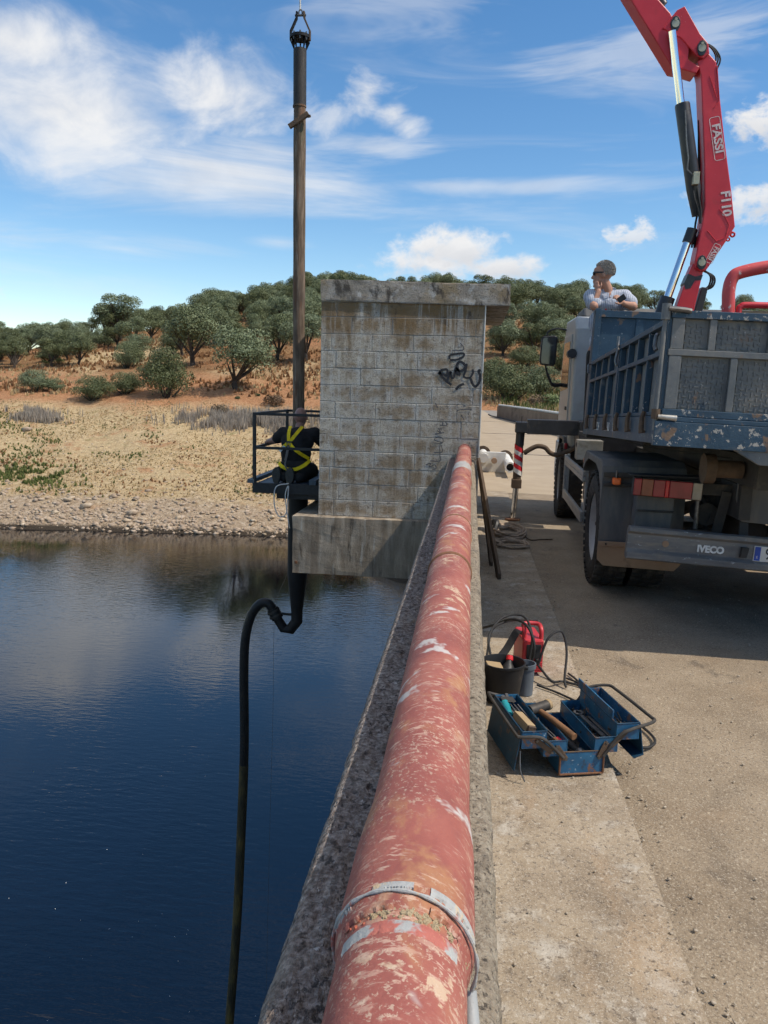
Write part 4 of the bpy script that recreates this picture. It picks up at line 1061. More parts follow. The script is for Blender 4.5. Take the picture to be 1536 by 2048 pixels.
# lifting yoke and cable
yoke = empty('lifting_yoke', (tx, PYY, TOPZ + .02), 0, 'black forked lifting yoke bolted on the pipe flange', 'yoke')
yo = V3(yoke.location)
for s in (-1, 1):
    P = [V3((s * .122, 0, -.06)), V3((s * .122, 0, .05)), V3((s * .05, 0, .20)), V3((s * .045, 0, .27))]
    mb = MB()
    for a, b in zip(P, P[1:]): mb.bar(a, b + (b - a).normalized() * .008, .05, .022, up=(1, 0, .01))
    mb.build('fork_arm', 'black_steel' if s < 0 else 'rust_brown', yoke, .003)
MB().cyl((-.07, 0, .235), (.07, 0, .235), .014, n=10).build('pin', 'tool_steel', yoke, smooth=True)
MB().tube(spline([(0, 0, .235), (.02, 0, .25), (.018, 0, .285), (0, 0, .30), (-.018, 0, .285), (-.02, 0, .25), (0, 0, .235)], 5), .009, 8).build('shackle', 'tool_steel', yoke, smooth=True)
TIP = V3((tx, PYY, 13.2))
o = MB().tube([(tx - .006, PYY, TOPZ + .32), (tx - .006, PYY, TIP.z)], .011, 8).build('lifting_cable', 'rope_white', None, smooth=True)
tag(o, 'thin pale cable rising from the yoke to the crane', 'cable')
# wide black intake pipe below the basket, with cone and elbow
intake = empty('intake_pipe', (PXX, PYY, -1.9), 0, 'wide black pipe narrowing to an elbow above the water', 'pipe')
po = V3(intake.location)
MB().tube([pt(PXX, PYY, z) for z in (.29, -.92, -1.02, -1.45)], [.137, .137, .13, .083], 24).build('cone_body', 'black_steel', intake, smooth=True)
MB().tube([pt(PXX, PYY, -1.43), pt(PXX, PYY, -1.62), pt(PXX - .09, PYY, -1.745), pt(PXX - .19, PYY, -1.74), pt(PXX - .30, PYY, -1.57)], [.083, .083, .08, .068, .064], 16).build('elbow', 'black_steel', intake)
MB().bar(pt(PXX - .06, PYY, -1.53), pt(PXX - .25, PYY, -1.52), .03, .03).build('brace', 'black_steel', intake)
MB().tube([pt(PXX - .275, PYY, -1.60), pt(PXX - .355, PYY, -1.46)], .085, 16).build('coupling', 'hose', intake, smooth=True)
MB().tube([pt(PXX - .30, PYY, -1.57), pt(PXX - .315, PYY, -1.545)], .094, 16).build('coupling_band', 'tool_iron', intake, smooth=True)
MB().tube([pt(PXX - .33, PYY, -1.51), pt(PXX - .345, PYY, -1.485)], .094, 16).build('coupling_band', 'tool_iron', intake, smooth=True)
hp = spline([(PXX - .33, PYY, -1.50), (-2.735, PYY, -1.385), (-2.86, PYY, -1.41), (-2.985, PYY, -1.60), (-3.065, PYY, -1.95), (-3.085, PYY, -2.5), (-3.08, PYY, -3.6), (-3.13, PYY, -5.0), (-3.20, PYY, -6.5), (-3.32, PYY, -8.2), (-3.44, PYY, -9.9)], 10)
hose = empty('suction_hose', (hp[-1].x, PYY, hp[-1].z), 0, 'thick black hose arching from the elbow down into the water', 'hose')
po = V3(hose.location)
cut = 62
MB().tube([p - po for p in hp[:cut + 1]], [.066] * (cut + 1), 16).build('clean_length', 'hose', hose, smooth=True)
rest = []
for a, b in zip(hp[cut:], hp[cut + 1:]):
    for j in range(14): rest.append(a.lerp(b, j / 14))
MB().tube([p - po for p in rest], [.066 + .0035 * (k % 2) for k in range(len(rest))], 14).build('algae_length', 'hose_algae', hose, smooth=True)
o = MB().tube(spline([(-2.46, 10.3, -.95), (-2.62, 10.3, -1.5), (-2.64, 10.3, -3.0), (-2.68, 10.3, -5.0), (-2.75, 10.3, -9.4)], 8), .0022, 5).build('fishing_line', 'tool_steel', None)
tag(o, 'very thin line hanging from the intake to the water', 'line')

# work basket
FZ = .43
bx0, bx1, by0, by1 = -2.72, -1.84, 9.50, 11.3
bask = empty('work_basket', (-2.28, 10.4, FZ), 0, 'black steel work basket with rails bolted beside the pump house', 'platform')
po = V3(bask.location)
def bb(name, lo, hi, mat='rail_paint', bev=.003): return MB().box(V3(lo) - po, V3(hi) - po).build(name, mat, bask, bev)
bb('floor_plate', (bx0 + .04, by0 + .04, FZ - .01), (bx1, by1 - .04, FZ), 'deck_steel', 0)
bb('floor_beam', (bx0, by0, FZ - .12), (bx1, by0 + .05, FZ + .01))
bb('floor_beam', (bx0, by1 - .05, FZ - .12), (bx1, by1, FZ + .01))
bb('kick_rail', (bx0 - .06, by0 - .02, FZ + .005), (bx0 + .02, by1, FZ + .055), 'deck_steel')
bb('kick_rail', (-1.98, by0 - .04, FZ + .012), (-1.89, by1, FZ + .075), 'deck_steel')
bb('under_bracket', (-2.42, by0 + .06, FZ - .19), (-1.86, by0 + .55, FZ - .121))
bb('under_bracket', (-2.48, 10.0, FZ - .16), (-2.14, 10.7, FZ - .125))
for (x, y) in ((bx0 + .02, by0 + .02), (bx0 + .02, by1 - .02), (bx1 + .03, by1 - .02)):
    MB().bar(V3((x, y, FZ)) - po, V3((x, y, 1.31)) - po, .04, .04).build('post', 'rail_paint', bask, .003)
for z in (1.31, .885):
    for a, b in (((bx0, by0 + .02, z), (bx1, by0 + .02, z)), ((bx0 + .02, by0 + .04, z), (bx0 + .02, by1 - .04, z)), ((bx0, by1 - .02, z), (bx1 + .05, by1 - .02, z))):
        MB().bar(V3(a) - po, V3(b) - po, .034, .034).build('rail', 'rail_paint', bask, .003)
# white cord tied to the basket edge
o = MB().tube(spline([(-2.24, 9.47, .45), (-2.40, 9.45, .40), (-2.42, 9.45, .18), (-2.36, 9.45, .03), (-2.27, 9.45, .06), (-2.25, 9.45, .22), (-2.24, 9.45, .42), (-2.28, 9.45, .30), (-2.25, 9.45, .06), (-2.22, 9.45, -.12)], 8), .007, 7).build('cord', 'rope_white', None, smooth=True)
tag(o, 'white cord tied in a loop below the work basket', 'cord')

# ================================================================== TRUCK
TR = empty('tipper_truck', (1.12, 4.9, 0), rad(-1.5), 'dusty blue tipper truck with white cab parked on the dam', 'truck')
def tb(name, lo, hi, mat, parent=TR, bev=.004): return MB().box(lo, hi).build(name, mat, parent, bev)
WID = 2.42
bedm = MB()
for lo, hi in (((.02, 0.02, .02), (WID - .02, 3.55, .15)), ((0, .0, 0), (.05, 3.62, .168)), ((WID - .05, 0, 0), (WID, 3.62, .168))): bedm.box(lo, hi)
bed = bedm.build('bed', 'bed_blue', TR, .004)
bed.location = (0, 0, 1.372); bed.rotation_euler = (rad(-2.0), rad(1.6), 0)
def bp(name, lo, hi, mat='bed_blue', bev=.003): return MB().box(lo, hi).build(name, mat, bed, bev)
# left and right drop sides
for side in (0, 1):
    X = (lambda a: a) if side == 0 else (lambda a: WID - a)
    def sb(name, a0, a1, v0, v1, w0, w1, mat='bed_blue', bev=.003):
        x0, x1 = sorted((X(a0), X(a1))); return bp(name, (x0, v0, w0), (x1, v1, w1), mat, bev)
    for (v0, v1, nr) in ((.05, 1.62, 5), (1.70, 3.46, 5)):
        sb('side_panel', .045, .055, v0, v1, .175, .735, 'bed_dusty', 0)
        sb('gate_rail', -.002, .046, v0, v1, .715, .750)
        sb('gate_rail', .0, .046, v0, v1, .535, .565)
        sb('gate_rail', .0, .046, v0, v1, .172, .195)
        for k in range(nr):
            v = v0 + .03 + (v1 - v0 - .06) * k / (nr - 1)
            sb('rib', .002, .044, v - .014, v + .014, .196, .534)
            sb('rib', .002, .044, v - .014, v + .014, .566, .714)
        for k in range(3):
            v = v0 + .25 + (v1 - v0 - .5) * k / 2
            x0 = X(0)
            sg = -1 if side == 0 else 1
            MB().tube([(x0 + sg * .012, v, .20), (x0 + sg * .022, v, .16), (x0 + sg * .026, v - .03, .09), (x0 + sg * .02, v - .035, .06)], [.012, .016, .018, .022], 7).build('hinge', 'rust_brown', bed, 0, True)
    sb('side_post', -.004, .052, 1.625, 1.695, .16, .76)
    MB().tube([(X(-.015), 1.66, .82), (X(-.015), 1.66, .76), (X(-.012), 1.64, .73), (X(-.03), 1.61, .62), (X(-.02), 1.60, .58)], .012, 8).build('latch', 'tool_steel', bed, 0, True)
    MB().tube([(X(-.012), .13, .67), (X(-.022), .11, .66), (X(-.028), .10, .60), (X(-.02), .08, .57)], .013, 8).build('latch', 'tool_steel', bed, 0, True)
    MB().tube([(X(-.012), 3.42, .73), (X(-.03), 3.43, .71), (X(-.025), 3.40, .63)], .012, 8).build('latch', 'tool_steel', bed, 0, True)
# headboard
bp('headboard', (.05, 3.50, .16), (WID - .05, 3.52, 1.24))
bp('headboard_rail', (.0, 3.47, 1.215), (WID, 3.56, 1.285), 'bed_blue')
for x in (0, WID - .06): bp('headboard_post', (x, 3.46, .16), (x + .06, 3.64, 1.30))
bp('headboard_rib', (.42, 3.485, .17), (.50, 3.50, 1.21), 'bed_blue', 0)
bp('headboard_rib', (1.2, 3.485, .17), (1.28, 3.50, 1.21), 'bed_blue', 0)
# tailgate
bp('tailgate_rail', (.03, -.035, .755), (WID - .03, .02, .80), 'bed_blue_chipped')
bp('tailgate_rail', (.03, -.03, .535), (WID - .03, .02, .572), 'bed_dusty')
bp('tailgate_rail', (.03, -.03, .172), (WID - .03, .02, .215), 'bed_blue_chipped')
bp('tailgate_rail', (.03, -.045, .140), (WID - .03, .02, .168), 'bed_blue')
uppers = [.075, .275, .615, .96, 1.30, 1.64, 1.98, WID - .075]
lowers = [.075, .415, .87, 1.33, 1.79, WID - .075]
for L, w0, w1, hw in ((uppers, .573, .754, .02), (lowers, .216, .534, .02)):
    for k, u in enumerate(L):
        h = .036 if k in (0, len(L) - 1) else hw
        bp('tailgate_stile', (u - h, -.028, w0), (u + h, .018, w1), 'bed_dusty')
    for k in range(len(L) - 1):
        a, b = L[k] + (.036 if k == 0 else hw), L[k + 1] - (.036 if k == len(L) - 2 else hw)
        p = MB().box((a, .004, w0), (b, .012, w1)).build('tread_plate', 'bed_dusty', bed, 0)
        mb = MB(); st = .034
        i = 0
        z = w0 + .018
        while z < w1 - .012:
            x = a + .016; j = 0
            while x < b - .012:
                if (i + j) % 2: mb.bar((x - .013, .002, z), (x + .013, .002, z), .011, .007, up=(0, 0, 1))
                else: mb.bar((x, .002, z - .013), (x, .002, z + .013), .007, .011, up=(0, 1, 0))
                x += st * .9; j += 1
            z += st * .9; i += 1
        tag(mb.build('tread_lugs', 'bed_dusty', p, 0), kind='stuff')
# rear corner rods and pivots
for u in (-.006, WID + .006):
    MB().cyl((u, -.03, .08), (u, -.03, .80), .013, n=12).build('corner_rod', 'bed_dusty', bed, 0, True)
    MB().cyl((u, -.03, .74), (u, -.03, .835), .027, n=12).build('rod_collar', 'bed_dusty', bed, 0, True)
    MB().cyl((u, -.03, .15), (u, -.03, .21), .026, n=12).build('rod_collar', 'rust_brown', bed, 0, True)
    bp('corner_post', (u - .012 if u > 1 else .02, -.015, .02), (u + .0 if u > 1 else .05, .03, .80), 'bed_blue')
    s = 1 if u < 1 else -1
    MB().tube([(u + s * .01, -.05, .805), (u + s * .10, -.05, .80), (u + s * .14, -.045, .795)], .016, 8).build('pivot', 'tool_steel', bed, 0, True)
    MB().tube([(u + s * .01, -.05, .165), (u + s * .12, -.05, .16)], [.014, .018], 10).build('pivot', 'aluminium', bed, 0, True)
# rear cross member, chipped
bp('rear_beam', (-.01, -.06, -.01), (WID + .01, .0, .138), 'bed_blue_chipped')
MB().prism([(.45, .0), (WID - .45, .0), (WID - .6, -.09), (.62, -.09)], 'y', -.05, -.01).build('beam_plate', 'bed_dusty', bed, .003)
MB().prism([(.66, .05), (.90, .05), (.86, -.06), (.72, -.06)], 'y', -.075, -.052).build('tow_plate', 'rust_brown', bed, .004)
# old painted lettering on the side rail
for body, v, w in (('SANCH', 2.58, .085), ('PANU', 1.92, .085), ('LU', 1.55, .085)):
    text('lettering', body, .105, 'decal_white', bed, Matrix.Translation((-.0035, v, w)) @ Matrix.Rotation(-PI / 2, 4, 'Z') @ Matrix.Rotation(PI / 2, 4, 'X'), .0008, 0, 1.0)
# chassis
for u in (.80, 1.54):
    tb('frame_rail', (u, .82, .80), (u + .08, 6.6, 1.05), 'chassis')
    tb('sub_frame', (u - .02, .45, 1.06), (u + .10, 4.4, 1.27), 'chassis')
for v in (1.05, 2.9, 4.1): tb('cross_member', (.88, v, .82), (1.54, v + .09, 1.03), 'chassis')
mb = MB().cyl((.30, 2.05, .5), (WID - .30, 2.05, .5), .085, n=14)
mb.ell((1.21, 2.05, .5), (.22, .24, .22), 14)
mb.build('rear_axle', 'chassis', TR, 0, True)
for u in (.68, 1.74):
    MB().prism([(1.3, .82), (2.05, .64), (2.8, .82), (2.8, .88), (2.05, .74), (1.3, .88)], 'x', u - .04, u + .04).build('leaf_spring', 'rust_brown', TR)
tb('fuel_tank', (1.75, 3.0, .5), (2.35, 4.2, .95), 'aluminium', TR, .03)
# wheels
def wheel(name, u, v, w=.27, flip=False, dual=False):
    s = -1 if flip else 1
    root = MB()
    pr = [(0.02, .30), (.0, .36), (.012, .45), (.035, .485), (.05, .497), (w - .05, .497), (w - .035, .485), (w - .012, .45), (w, .36), (w - .02, .30), (0.02, .30)]
    root.lathe([(a * s, r) for a, r in pr], 'x', (0, 0, 0), 48)
    t = root.build(name, 'tyre', TR, 0, True)
    t.location = (u, v, .497)
    mb = MB(); n = 46
    for k in range(n):
        a = 2 * PI * k / n
        for (d0, d1, sh) in ((.004, w * .30, 0), (w * .35, w * .65, .5), (w * .70, w - .004, 0)):
            q = a + sh * 2 * PI / n
            m = Matrix.Rotation(q, 4, 'X')
            x0, x1 = sorted((d0 * s, d1 * s))
            mb.box((x0, -.020, .478), (x1, .020, .507), m)
    tag(mb.build('tread', 'tyre', t), kind='stuff')
    mb = MB(); mb.lathe([(x * s, r) for x, r in ((.028, .305), (.035, .29), (.07, .275), (.10, .24), (.11, .15), (.085, .14), (.085, .0))], 'x', (0, 0, 0), 36)
    mb.build('rim', 'wheel_rim', t, 0, True)
    for k in range(8):
        a = 2 * PI * k / 8
        mb2 = MB().cyl((.088 * s, .18 * math.cos(a), .18 * math.sin(a)), (.068 * s, .18 * math.cos(a), .18 * math.sin(a)), .016, n=6)
        mb2.build('wheel_nut', 'tool_iron', t)
    return t
wheel('wheel', -.065, 2.05); wheel('wheel', .25, 2.05)
wheel('wheel', WID + .065, 2.05, flip=True); wheel('wheel', WID - .25, 2.05, flip=True)
wheel('wheel', -.05, 5.85, .30); wheel('wheel', WID + .05, 5.85, .30, flip=True)
# rear mudguards
for side in (0, 1):
    u0, u1 = (-.085, .56) if side == 0 else (WID - .56, WID + .085)
    P = [(1.36, .46), (1.36, 1.02), (1.40, 1.10), (1.50, 1.145), (2.50, 1.145), (2.62, 1.09), (2.70, .95)]
    out = P + [(p[0] + (.018 if i < 3 else 0), p[1] - (.018 if i >= 2 else 0)) for i, p in reversed(list(enumerate(P)))]
    MB().prism(out, 'x', u0, u1).build('mudguard', 'mudguard', TR, .004)
    MB().prism([(1.36, 1.00), (1.40, 1.09), (1.50, 1.135), (2.52, 1.135), (2.62, 1.08), (2.68, .98), (2.62, .97), (2.50, 1.04), (2.30, 1.085), (1.80, 1.085), (1.58, 1.03), (1.47, .93), (1.38, .70), (1.36, .70)], 'x', u0 - .004 if side == 0 else u1 - .012, u0 + .012 if side == 0 else u1 + .004).build('mudguard_lip', 'mudguard', TR, .003)
    tb('guard_step', (u0 - .0, 1.315, 1.02), (u1 + .25 * (1 - side), 1.358, 1.06), 'chassis', TR, .006)
    tb('guard_step', (u0 - .0, 1.325, .945), (u1 + .25 * (1 - side), 1.358, .975), 'chassis', TR, .006)
    # tan mud flap
    a, b = u0 - .005, u1 + .0
    MB().prism([(a, .475), (b, .475), (b, .34), (b - .05, .285), (a + .05, .30), (a, .35)], 'y', 1.335, 1.352).build('mud_flap', 'flap_tan', TR, .004)
    tb('flap_strip', (a, 1.325, .462), (b, 1.334, .502), 'flap_tan', TR, .002)
    for k in range(4): MB().cyl((a + .06 + k * .16, 1.326, .482), (a + .06 + k * .16, 1.318, .482), .008, n=8).build('bolt', 'tool_iron', TR)
    # tail lamp cluster
    lx = (lambda x: x - .05) if side == 0 else (lambda x: WID - x + .05)
    tl = MB().box((min(lx(.10), lx(.60)), 1.00, .925), (max(lx(.10), lx(.60)), 1.07, 1.065)).build('tail_lamp', 'chassis', TR, .006)
    tl.rotation_euler = (0, rad(2.2), 0) if side == 0 else (0, 0, 0)
    x = .102
    for wd, mt in ((.055, 'lens_red'), (.085, 'lens_orange'), (.085, 'lens_red'), (.030, 'lens_bright_red'), (.165, 'lens_red'), (.07, 'lens_grey')):
        MB().box((min(lx(x), lx(x + wd - .002)), .972, .932), (max(lx(x), lx(x + wd - .002)), 1.001, 1.058)).build('lens', mt, tl, .005)
        x += wd
    tb('lamp_hood', (min(lx(.11), lx(.62)), .955, 1.075), (max(lx(.11), lx(.62)), 1.08, 1.082), 'rubber', TR, 0)
    tb('lamp_bracket', (min(lx(.60), lx(.88)), 1.03, .945), (max(lx(.60), lx(.88)), 1.06, 1.03), 'chassis', TR)
    MB().cyl((lx(.06), 1.30, 1.075), (lx(.06), 1.30, 1.02), .008, n=8).build('lamp_stalk', 'tool_steel', TR)
    MB().box((min(lx(.03), lx(.095)), 1.27, .965), (max(lx(.03), lx(.095)), 1.33, 1.02)).build('marker_lamp', 'marker_orange', TR, .012)
    # wheel chock in its holder
    q = MB().prism([(lx(.20), .92), (lx(.48), .92), (lx(.46), .64), (lx(.19), .66)], 'y', 1.14, 1.29).build('wheel_chock', 'mudguard', TR, .006)
    MB().prism([(lx(.205), .80), (lx(.475), .80), (lx(.47), .785), (lx(.20), .785)], 'y', 1.115, 1.139).build('chock_ridge', 'chassis', TR, .003)
# bumper: channel section along u
bu = MB(); PB = [(.84, .705), (.80, .715), (.775, .705), (.772, .675), (.80, .655), (.80, .545), (.775, .52), (.775, .475), (.80, .465), (.84, .475), (.86, .50), (.86, .68)]
bu.prism(PB, 'x', .015, WID - .015)
bum = bu.build('bumper', 'bumper', TR, .004); bum.rotation_euler = (0, rad(2.4), 0); bum.location = (0, 0, .015)
text('lettering', 'IVECO', .068, 'decal_white', bum, Matrix.Translation((.60, .796, .588)) @ Matrix.Rotation(PI / 2, 4, 'X'), .003, .0032, .95)
MB().cyl((.285, .7995, .60), (.285, .795, .60), .024, n=20).build('reflector', 'flap_tan', bum)
MB().prism([(.80, .555), (.845, .555), (.855, .63), (.805, .63)], 'y', .765, .80).build('lamp_box', 'chassis', bum, .004)
pl = MB().box((.895, .789, .537), (1.415, .7945, .647)).build('number_plate', 'plate_white', bum, .002)
MB().box((.900, .7865, .542), (.940, .7885, .642)).build('country_band', 'plate_blue', pl)
text('lettering', '9', .115, 'black_plastic', pl, Matrix.Translation((.995, .788, .592)) @ Matrix.Rotation(PI / 2, 4, 'X'), .0006, .001, .8)
text('lettering', 'E', .025, 'decal_white', pl, Matrix.Translation((.920, .786, .566)) @ Matrix.Rotation(PI / 2, 4, 'X'), .0004, 0, 1)
for u in (.86, 1.50): MB().bar((u, .84, .60), (u + .02, 1.0, .98), .06, .03).build('bumper_arm', 'chassis', TR)
# tipping hinge, drop plate, air line, brake chamber
MB().prism([(.80, 1.19), (1.55, 1.19), (1.62, .73), (.84, .78), (.79, .95)], 'y', .88, .90).build('drop_plate', 'mudguard', TR, .004)
mb = MB().cyl((.50, .72, 1.17), (.57, .72, 1.17), .105, n=22); mb.cyl((.57, .72, 1.17), (.76, .72, 1.17), .062, n=18)
mb.build('hinge_roller', 'rust_brown', TR, 0, True)
mb = MB().cyl((.84, .75, 1.15), (1.6, .75, 1.15), .045, n=14); mb.cyl((.93, .75, 1.15), (1.02, .75, 1.15), .062, n=16)
mb.build('hinge_shaft', 'rust_brown', TR, 0, True)
MB().tube(spline([(.62, 1.25, .95), (.70, 1.2, .80), (.68, 1.2, .70), (.74, 1.25, .60)], 5), .018, 8).build('air_line', 'rubber', TR, 0, True)
MB().cyl((.68, 1.35, .78), (.68, 1.18, .78), .09, n=16).build('brake_chamber', 'chassis', TR, .006)
MB().cyl((.60, 1.16, .98), (.60, 1.16, .66), .018, n=10).build('damper_rod', 'tool_steel', TR)
tb('step_plate', (.53, 1.12, .64), (.78, 1.24, .665), 'rust_brown', TR)
MB().bar((.76, 1.0, .98), (.70, 1.05, .52), .07, .012, up=(0, 1, 0)).build('strut', 'chassis', TR)
MB().tube(spline([(.1, 1.9, 1.30), (.3, 1.6, 1.25), (.6, 1.2, 1.24), (.8, 1.0, 1.22)], 5), .004, 6).build('air_line', 'rubber', TR, 0, True)
# side guard
for z0, z1 in ((.82, .93), (.42, .53)):
    for k in range(2):
        zz0 = z0 + k * (z1 - z0) / 2 + .003; zz1 = zz0 + (z1 - z0) / 2 - .006
        MB().prism([(2.72, zz0 - (.10 if z0 < .5 else .0) * 0), (4.62, zz0), (4.62, zz1), (2.72, zz1)], 'x', -.08, -.052).build('side_rail', 'aluminium', TR, .003)
for v in (4.60, 2.76): tb('rail_post', (-.05, v - .03, .40), (-.02, v + .03, .95), 'aluminium', TR)
tb('rail_post', (-.083, 4.58, .41), (-.05, 4.63, .94), 'aluminium', TR)
tb('battery_box', (.08, 2.95, .42), (.62, 3.55, .74), 'mudguard', TR, .012)
tb('tool_locker', (.12, 3.65, .45), (.70, 4.3, .95), 'chassis', TR, .01)
MB().box((.0, 3.35, .945), (.05, 3.43, 1.0)).build('marker_lamp', 'marker_orange', TR, .01)
tb('valve_block', (.06, 4.62, .88), (.36, 4.86, 1.12), 'aluminium', TR, .006)
MB().cyl((.055, 4.70, 1.06), (.05, 4.70, 1.06), .03, n=12).build('valve_knob', 'black_plastic', TR)
# cab
C0, C1 = 5.42, 7.15
cab = MB().prism([(C0, .98), (C0, 2.50), (C0 + .12, 2.66), (C1 - .38, 2.70), (C1 - .12, 2.2), (C1, 1.55), (C1, .72), (C1 - .75, .72), (C1 - .80, 1.02), (C1 - 1.45, 1.02)], 'x', .03, WID - .03).build('cab', 'cab_white', TR, .03)
for u0, u1 in ((.012, .032), (WID - .032, WID - .012)):
    MB().prism([(C0 + .30, 1.05), (C0 + .30, 2.45), (C1 - .42, 2.48), (C1 - .22, 2.02), (C1 - .14, 1.4), (C1 - .14, 1.05)], 'x', u0, u1).build('door', 'cab_white', cab, .006)
    MB().prism([(C0 + .40, 1.74), (C0 + .40, 2.36), (C1 - .52, 2.38), (C1 - .32, 1.98), (C1 - .28, 1.70)], 'x', u0 - .006 if u0 < 1 else u0 + .006, u1 - .014 if u0 < 1 else u1 + .006).build('side_window', 'glass_dark', cab, 0)
    MB().box((u0 - .016, C0 + .40, 1.45), (u0 + .0, C0 + .56, 1.50)).build('door_handle', 'black_plastic', cab, .006)
MB().box((.30, C0 - .012, 1.75), (WID - .30, C0 - .002, 2.35)).build('rear_window', 'glass_dark', cab, .004)
MB().prism([(C0 + .25, 2.67), (C0 + .40, 2.80), (C1 - .55, 2.80), (C1 - .40, 2.70)], 'x', .15, WID - .15).build('roof_deflector', 'mudguard', cab, .03)
MB().prism([(C1 - .32, 1.62), (C1 - .05, 1.58), (C1 - .20, 2.20), (C1 - .40, 2.62)], 'x', .15, WID - .15).build('windscreen', 'glass_dark', cab, 0).location = (0, .045, 0)
MB().cyl((.0, C0 + .12, 2.18), (.0, C0 - .05, 2.18), .06, n=14).build('air_intake', 'black_plastic', cab, 0, True)
MB().prism([(C1 - 1.5, 1.06), (C1 - 1.42, 1.10), (C1 - .78, 1.10), (C1 - .70, .98), (C1 - .70, .55), (C1 - .73, .55), (C1 - .74, .95), (C1 - .80, 1.05), (C1 - 1.40, 1.05), (C1 - 1.60, .85), (C1 - 1.62, .60), (C1 - 1.66, .60), (C1 - 1.64, .88)], 'x', -.01, .36).build('front_mudguard', 'black_plastic', TR, .006)
tb('cab_step', (.0, C1 - .70, .42), (.3, C1 - .1, .98), 'cab_white', TR, .02)
MB().box((-.02, C0 + .0, .95), (.02, C0 + .07, 1.03)).build('marker_lamp', 'lens_red', TR, .012)
# mirror on its arm
mi = MB().prism([(-.33, 2.13), (-.31, 2.08), (-.13, 2.06), (-.10, 2.10), (-.085, 2.46), (-.12, 2.50), (-.29, 2.49), (-.32, 2.45)], 'y', C1 - .42, C1 - .34).build('mirror', 'black_plastic', TR, .015)
MB().prism([(-.31, 2.14), (-.30, 2.10), (-.14, 2.085), (-.12, 2.12), (-.105, 2.44), (-.13, 2.475), (-.28, 2.465), (-.30, 2.44)], 'y', C1 - .428, C1 - .421).build('mirror_glass', 'glass_dark', mi)
MB().tube(spline([(.03, C1 - .40, 2.58), (-.10, C1 - .40, 2.60), (-.22, C1 - .38, 2.56), (-.24, C1 - .38, 2.49)], 5), .012, 8).build('mirror_arm', 'black_plastic', mi, 0, True)
MB().tube(spline([(-.24, C1 - .38, 2.08), (-.20, C1 - .36, 1.95), (-.12, C1 - .34, 1.80), (.02, C1 - .30, 1.80)], 5), [.014] * 5 + [.02] * 5 + [.03] * 6, 8).build('mirror_arm', 'black_plastic', mi, 0, True)

# ================================================================== LOADER CRANE (works in the plane y = 10)
CY = 10.0
CR = empty('loader_crane', (2.5, CY, 1.3), 0, 'red folding loader crane with chrome rams behind the truck cab', 'crane')
co_ = V3(CR.location)
def cp(x, z, dy=0): return V3((x, CY + dy, z)) - co_
def cprism(name, poly, d, mat, parent=CR, bev=.008, y0=0):
    return MB().prism([(x - co_.x, z - co_.z) for x, z in poly], 'y', y0 - d, y0 + d).build(name, mat, parent, bev)
cprism('base', [(1.35, .98), (3.55, .98), (3.55, 1.33), (2.95, 1.40), (2.85, 1.75), (2.2, 1.75), (2.1, 1.40), (1.35, 1.33)], .22, 'crane_black')
cprism('mast', [(2.13, 1.70), (2.52, 3.122), (2.56, 3.24), (2.64, 3.30), (2.70, 3.24), (2.685, 3.12), (2.62, 2.68), (2.42, 1.70)], .085, 'crane_red')
cprism('mast_tank', [(2.45, 1.70), (2.64, 2.70), (2.70, 2.985), (2.775, 2.975), (2.72, 2.62), (2.62, 1.70)], .10, 'crane_black', y0=.05)
cprism('grease_patch', [(2.48, 3.02), (2.52, 3.13), (2.60, 3.10), (2.69, 3.12), (2.675, 3.06), (2.60, 3.05), (2.56, 2.96), (2.50, 2.95)], .087, 'crane_black', bev=0)
boom = cprism('main_boom', [(2.41, 5.482), (2.463, 5.318), (2.583, 4.391), (2.633, 3.898), (2.612, 3.591), (2.575, 3.28), (2.583, 3.192), (2.635, 3.153), (2.712, 3.164), (2.772, 3.262), (2.914, 3.506), (2.999, 3.67), (2.919, 4.07), (2.79, 4.633), (2.687, 5.132), (2.618, 5.479), (2.525, 5.571)], .115, 'crane_red', bev=.012)
# raised weld ribs
for P in ([(2.685, 3.62), (2.80, 3.50), (2.90, 3.55), (2.93, 3.68), (2.86, 3.80), (2.80, 3.86)], [(2.63, 5.43), (2.69, 5.06), (2.64, 4.98)], [(2.56, 5.32), (2.66, 5.08)]):
    MB().tube([cp(x, z, -.116) for x, z in P], .006, 6).build('weld_rib', 'crane_red', boom, 0, True)
def face_text(name, body, size, x, z, ang, mat, sx=1.0, bold=.001):
    return text(name, body, size, mat, boom, Matrix.Translation(cp(x, z, -.1175)) @ Matrix.Rotation(PI / 2, 4, 'X') @ Matrix.Rotation(ang, 4, 'Z'), .001, bold, sx)
def frame_box(x, z, ang, w, h, name='badge_frame'):
    mb = MB(); r = h * .22; P = []
    for cx, cy, a0 in ((w / 2 - r, h / 2 - r, 0), (-w / 2 + r, h / 2 - r, 90), (-w / 2 + r, -h / 2 + r, 180), (w / 2 - r, -h / 2 + r, 270)):
        for k in range(5): P.append(V3((cx + r * math.cos(rad(a0 + k * 22.5)), cy + r * math.sin(rad(a0 + k * 22.5)), 0)))
    P += P[:2]
    m = Matrix.Translation(cp(x, z, -.1172)) @ Matrix.Rotation(PI / 2, 4, 'X') @ Matrix.Rotation(ang, 4, 'Z')
    ribbon(mb, P, .007, m)
    finish(name, mb.mesh('f', fix=False), 'decal', boom)
a1 = math.atan2(4.405 - 4.885, 2.761 - 2.649)
face_text('lettering', 'FASSI', .125, 2.705, 4.645, a1, 'decal', 1.15, .0035)
frame_box(2.705, 4.645, a1, .48, .115)
a2 = math.atan2(3.775 - 4.07, 2.894 - 2.846)
face_text('lettering', 'F110', .145, 2.868, 3.925, a2, 'decal', 1.0, .005)
a3 = math.atan2(3.252 - 3.466, 2.729 - 2.822)
face_text('lettering', 'FASSI', .080, 2.778, 3.36, a3, 'decal', .9, .002)
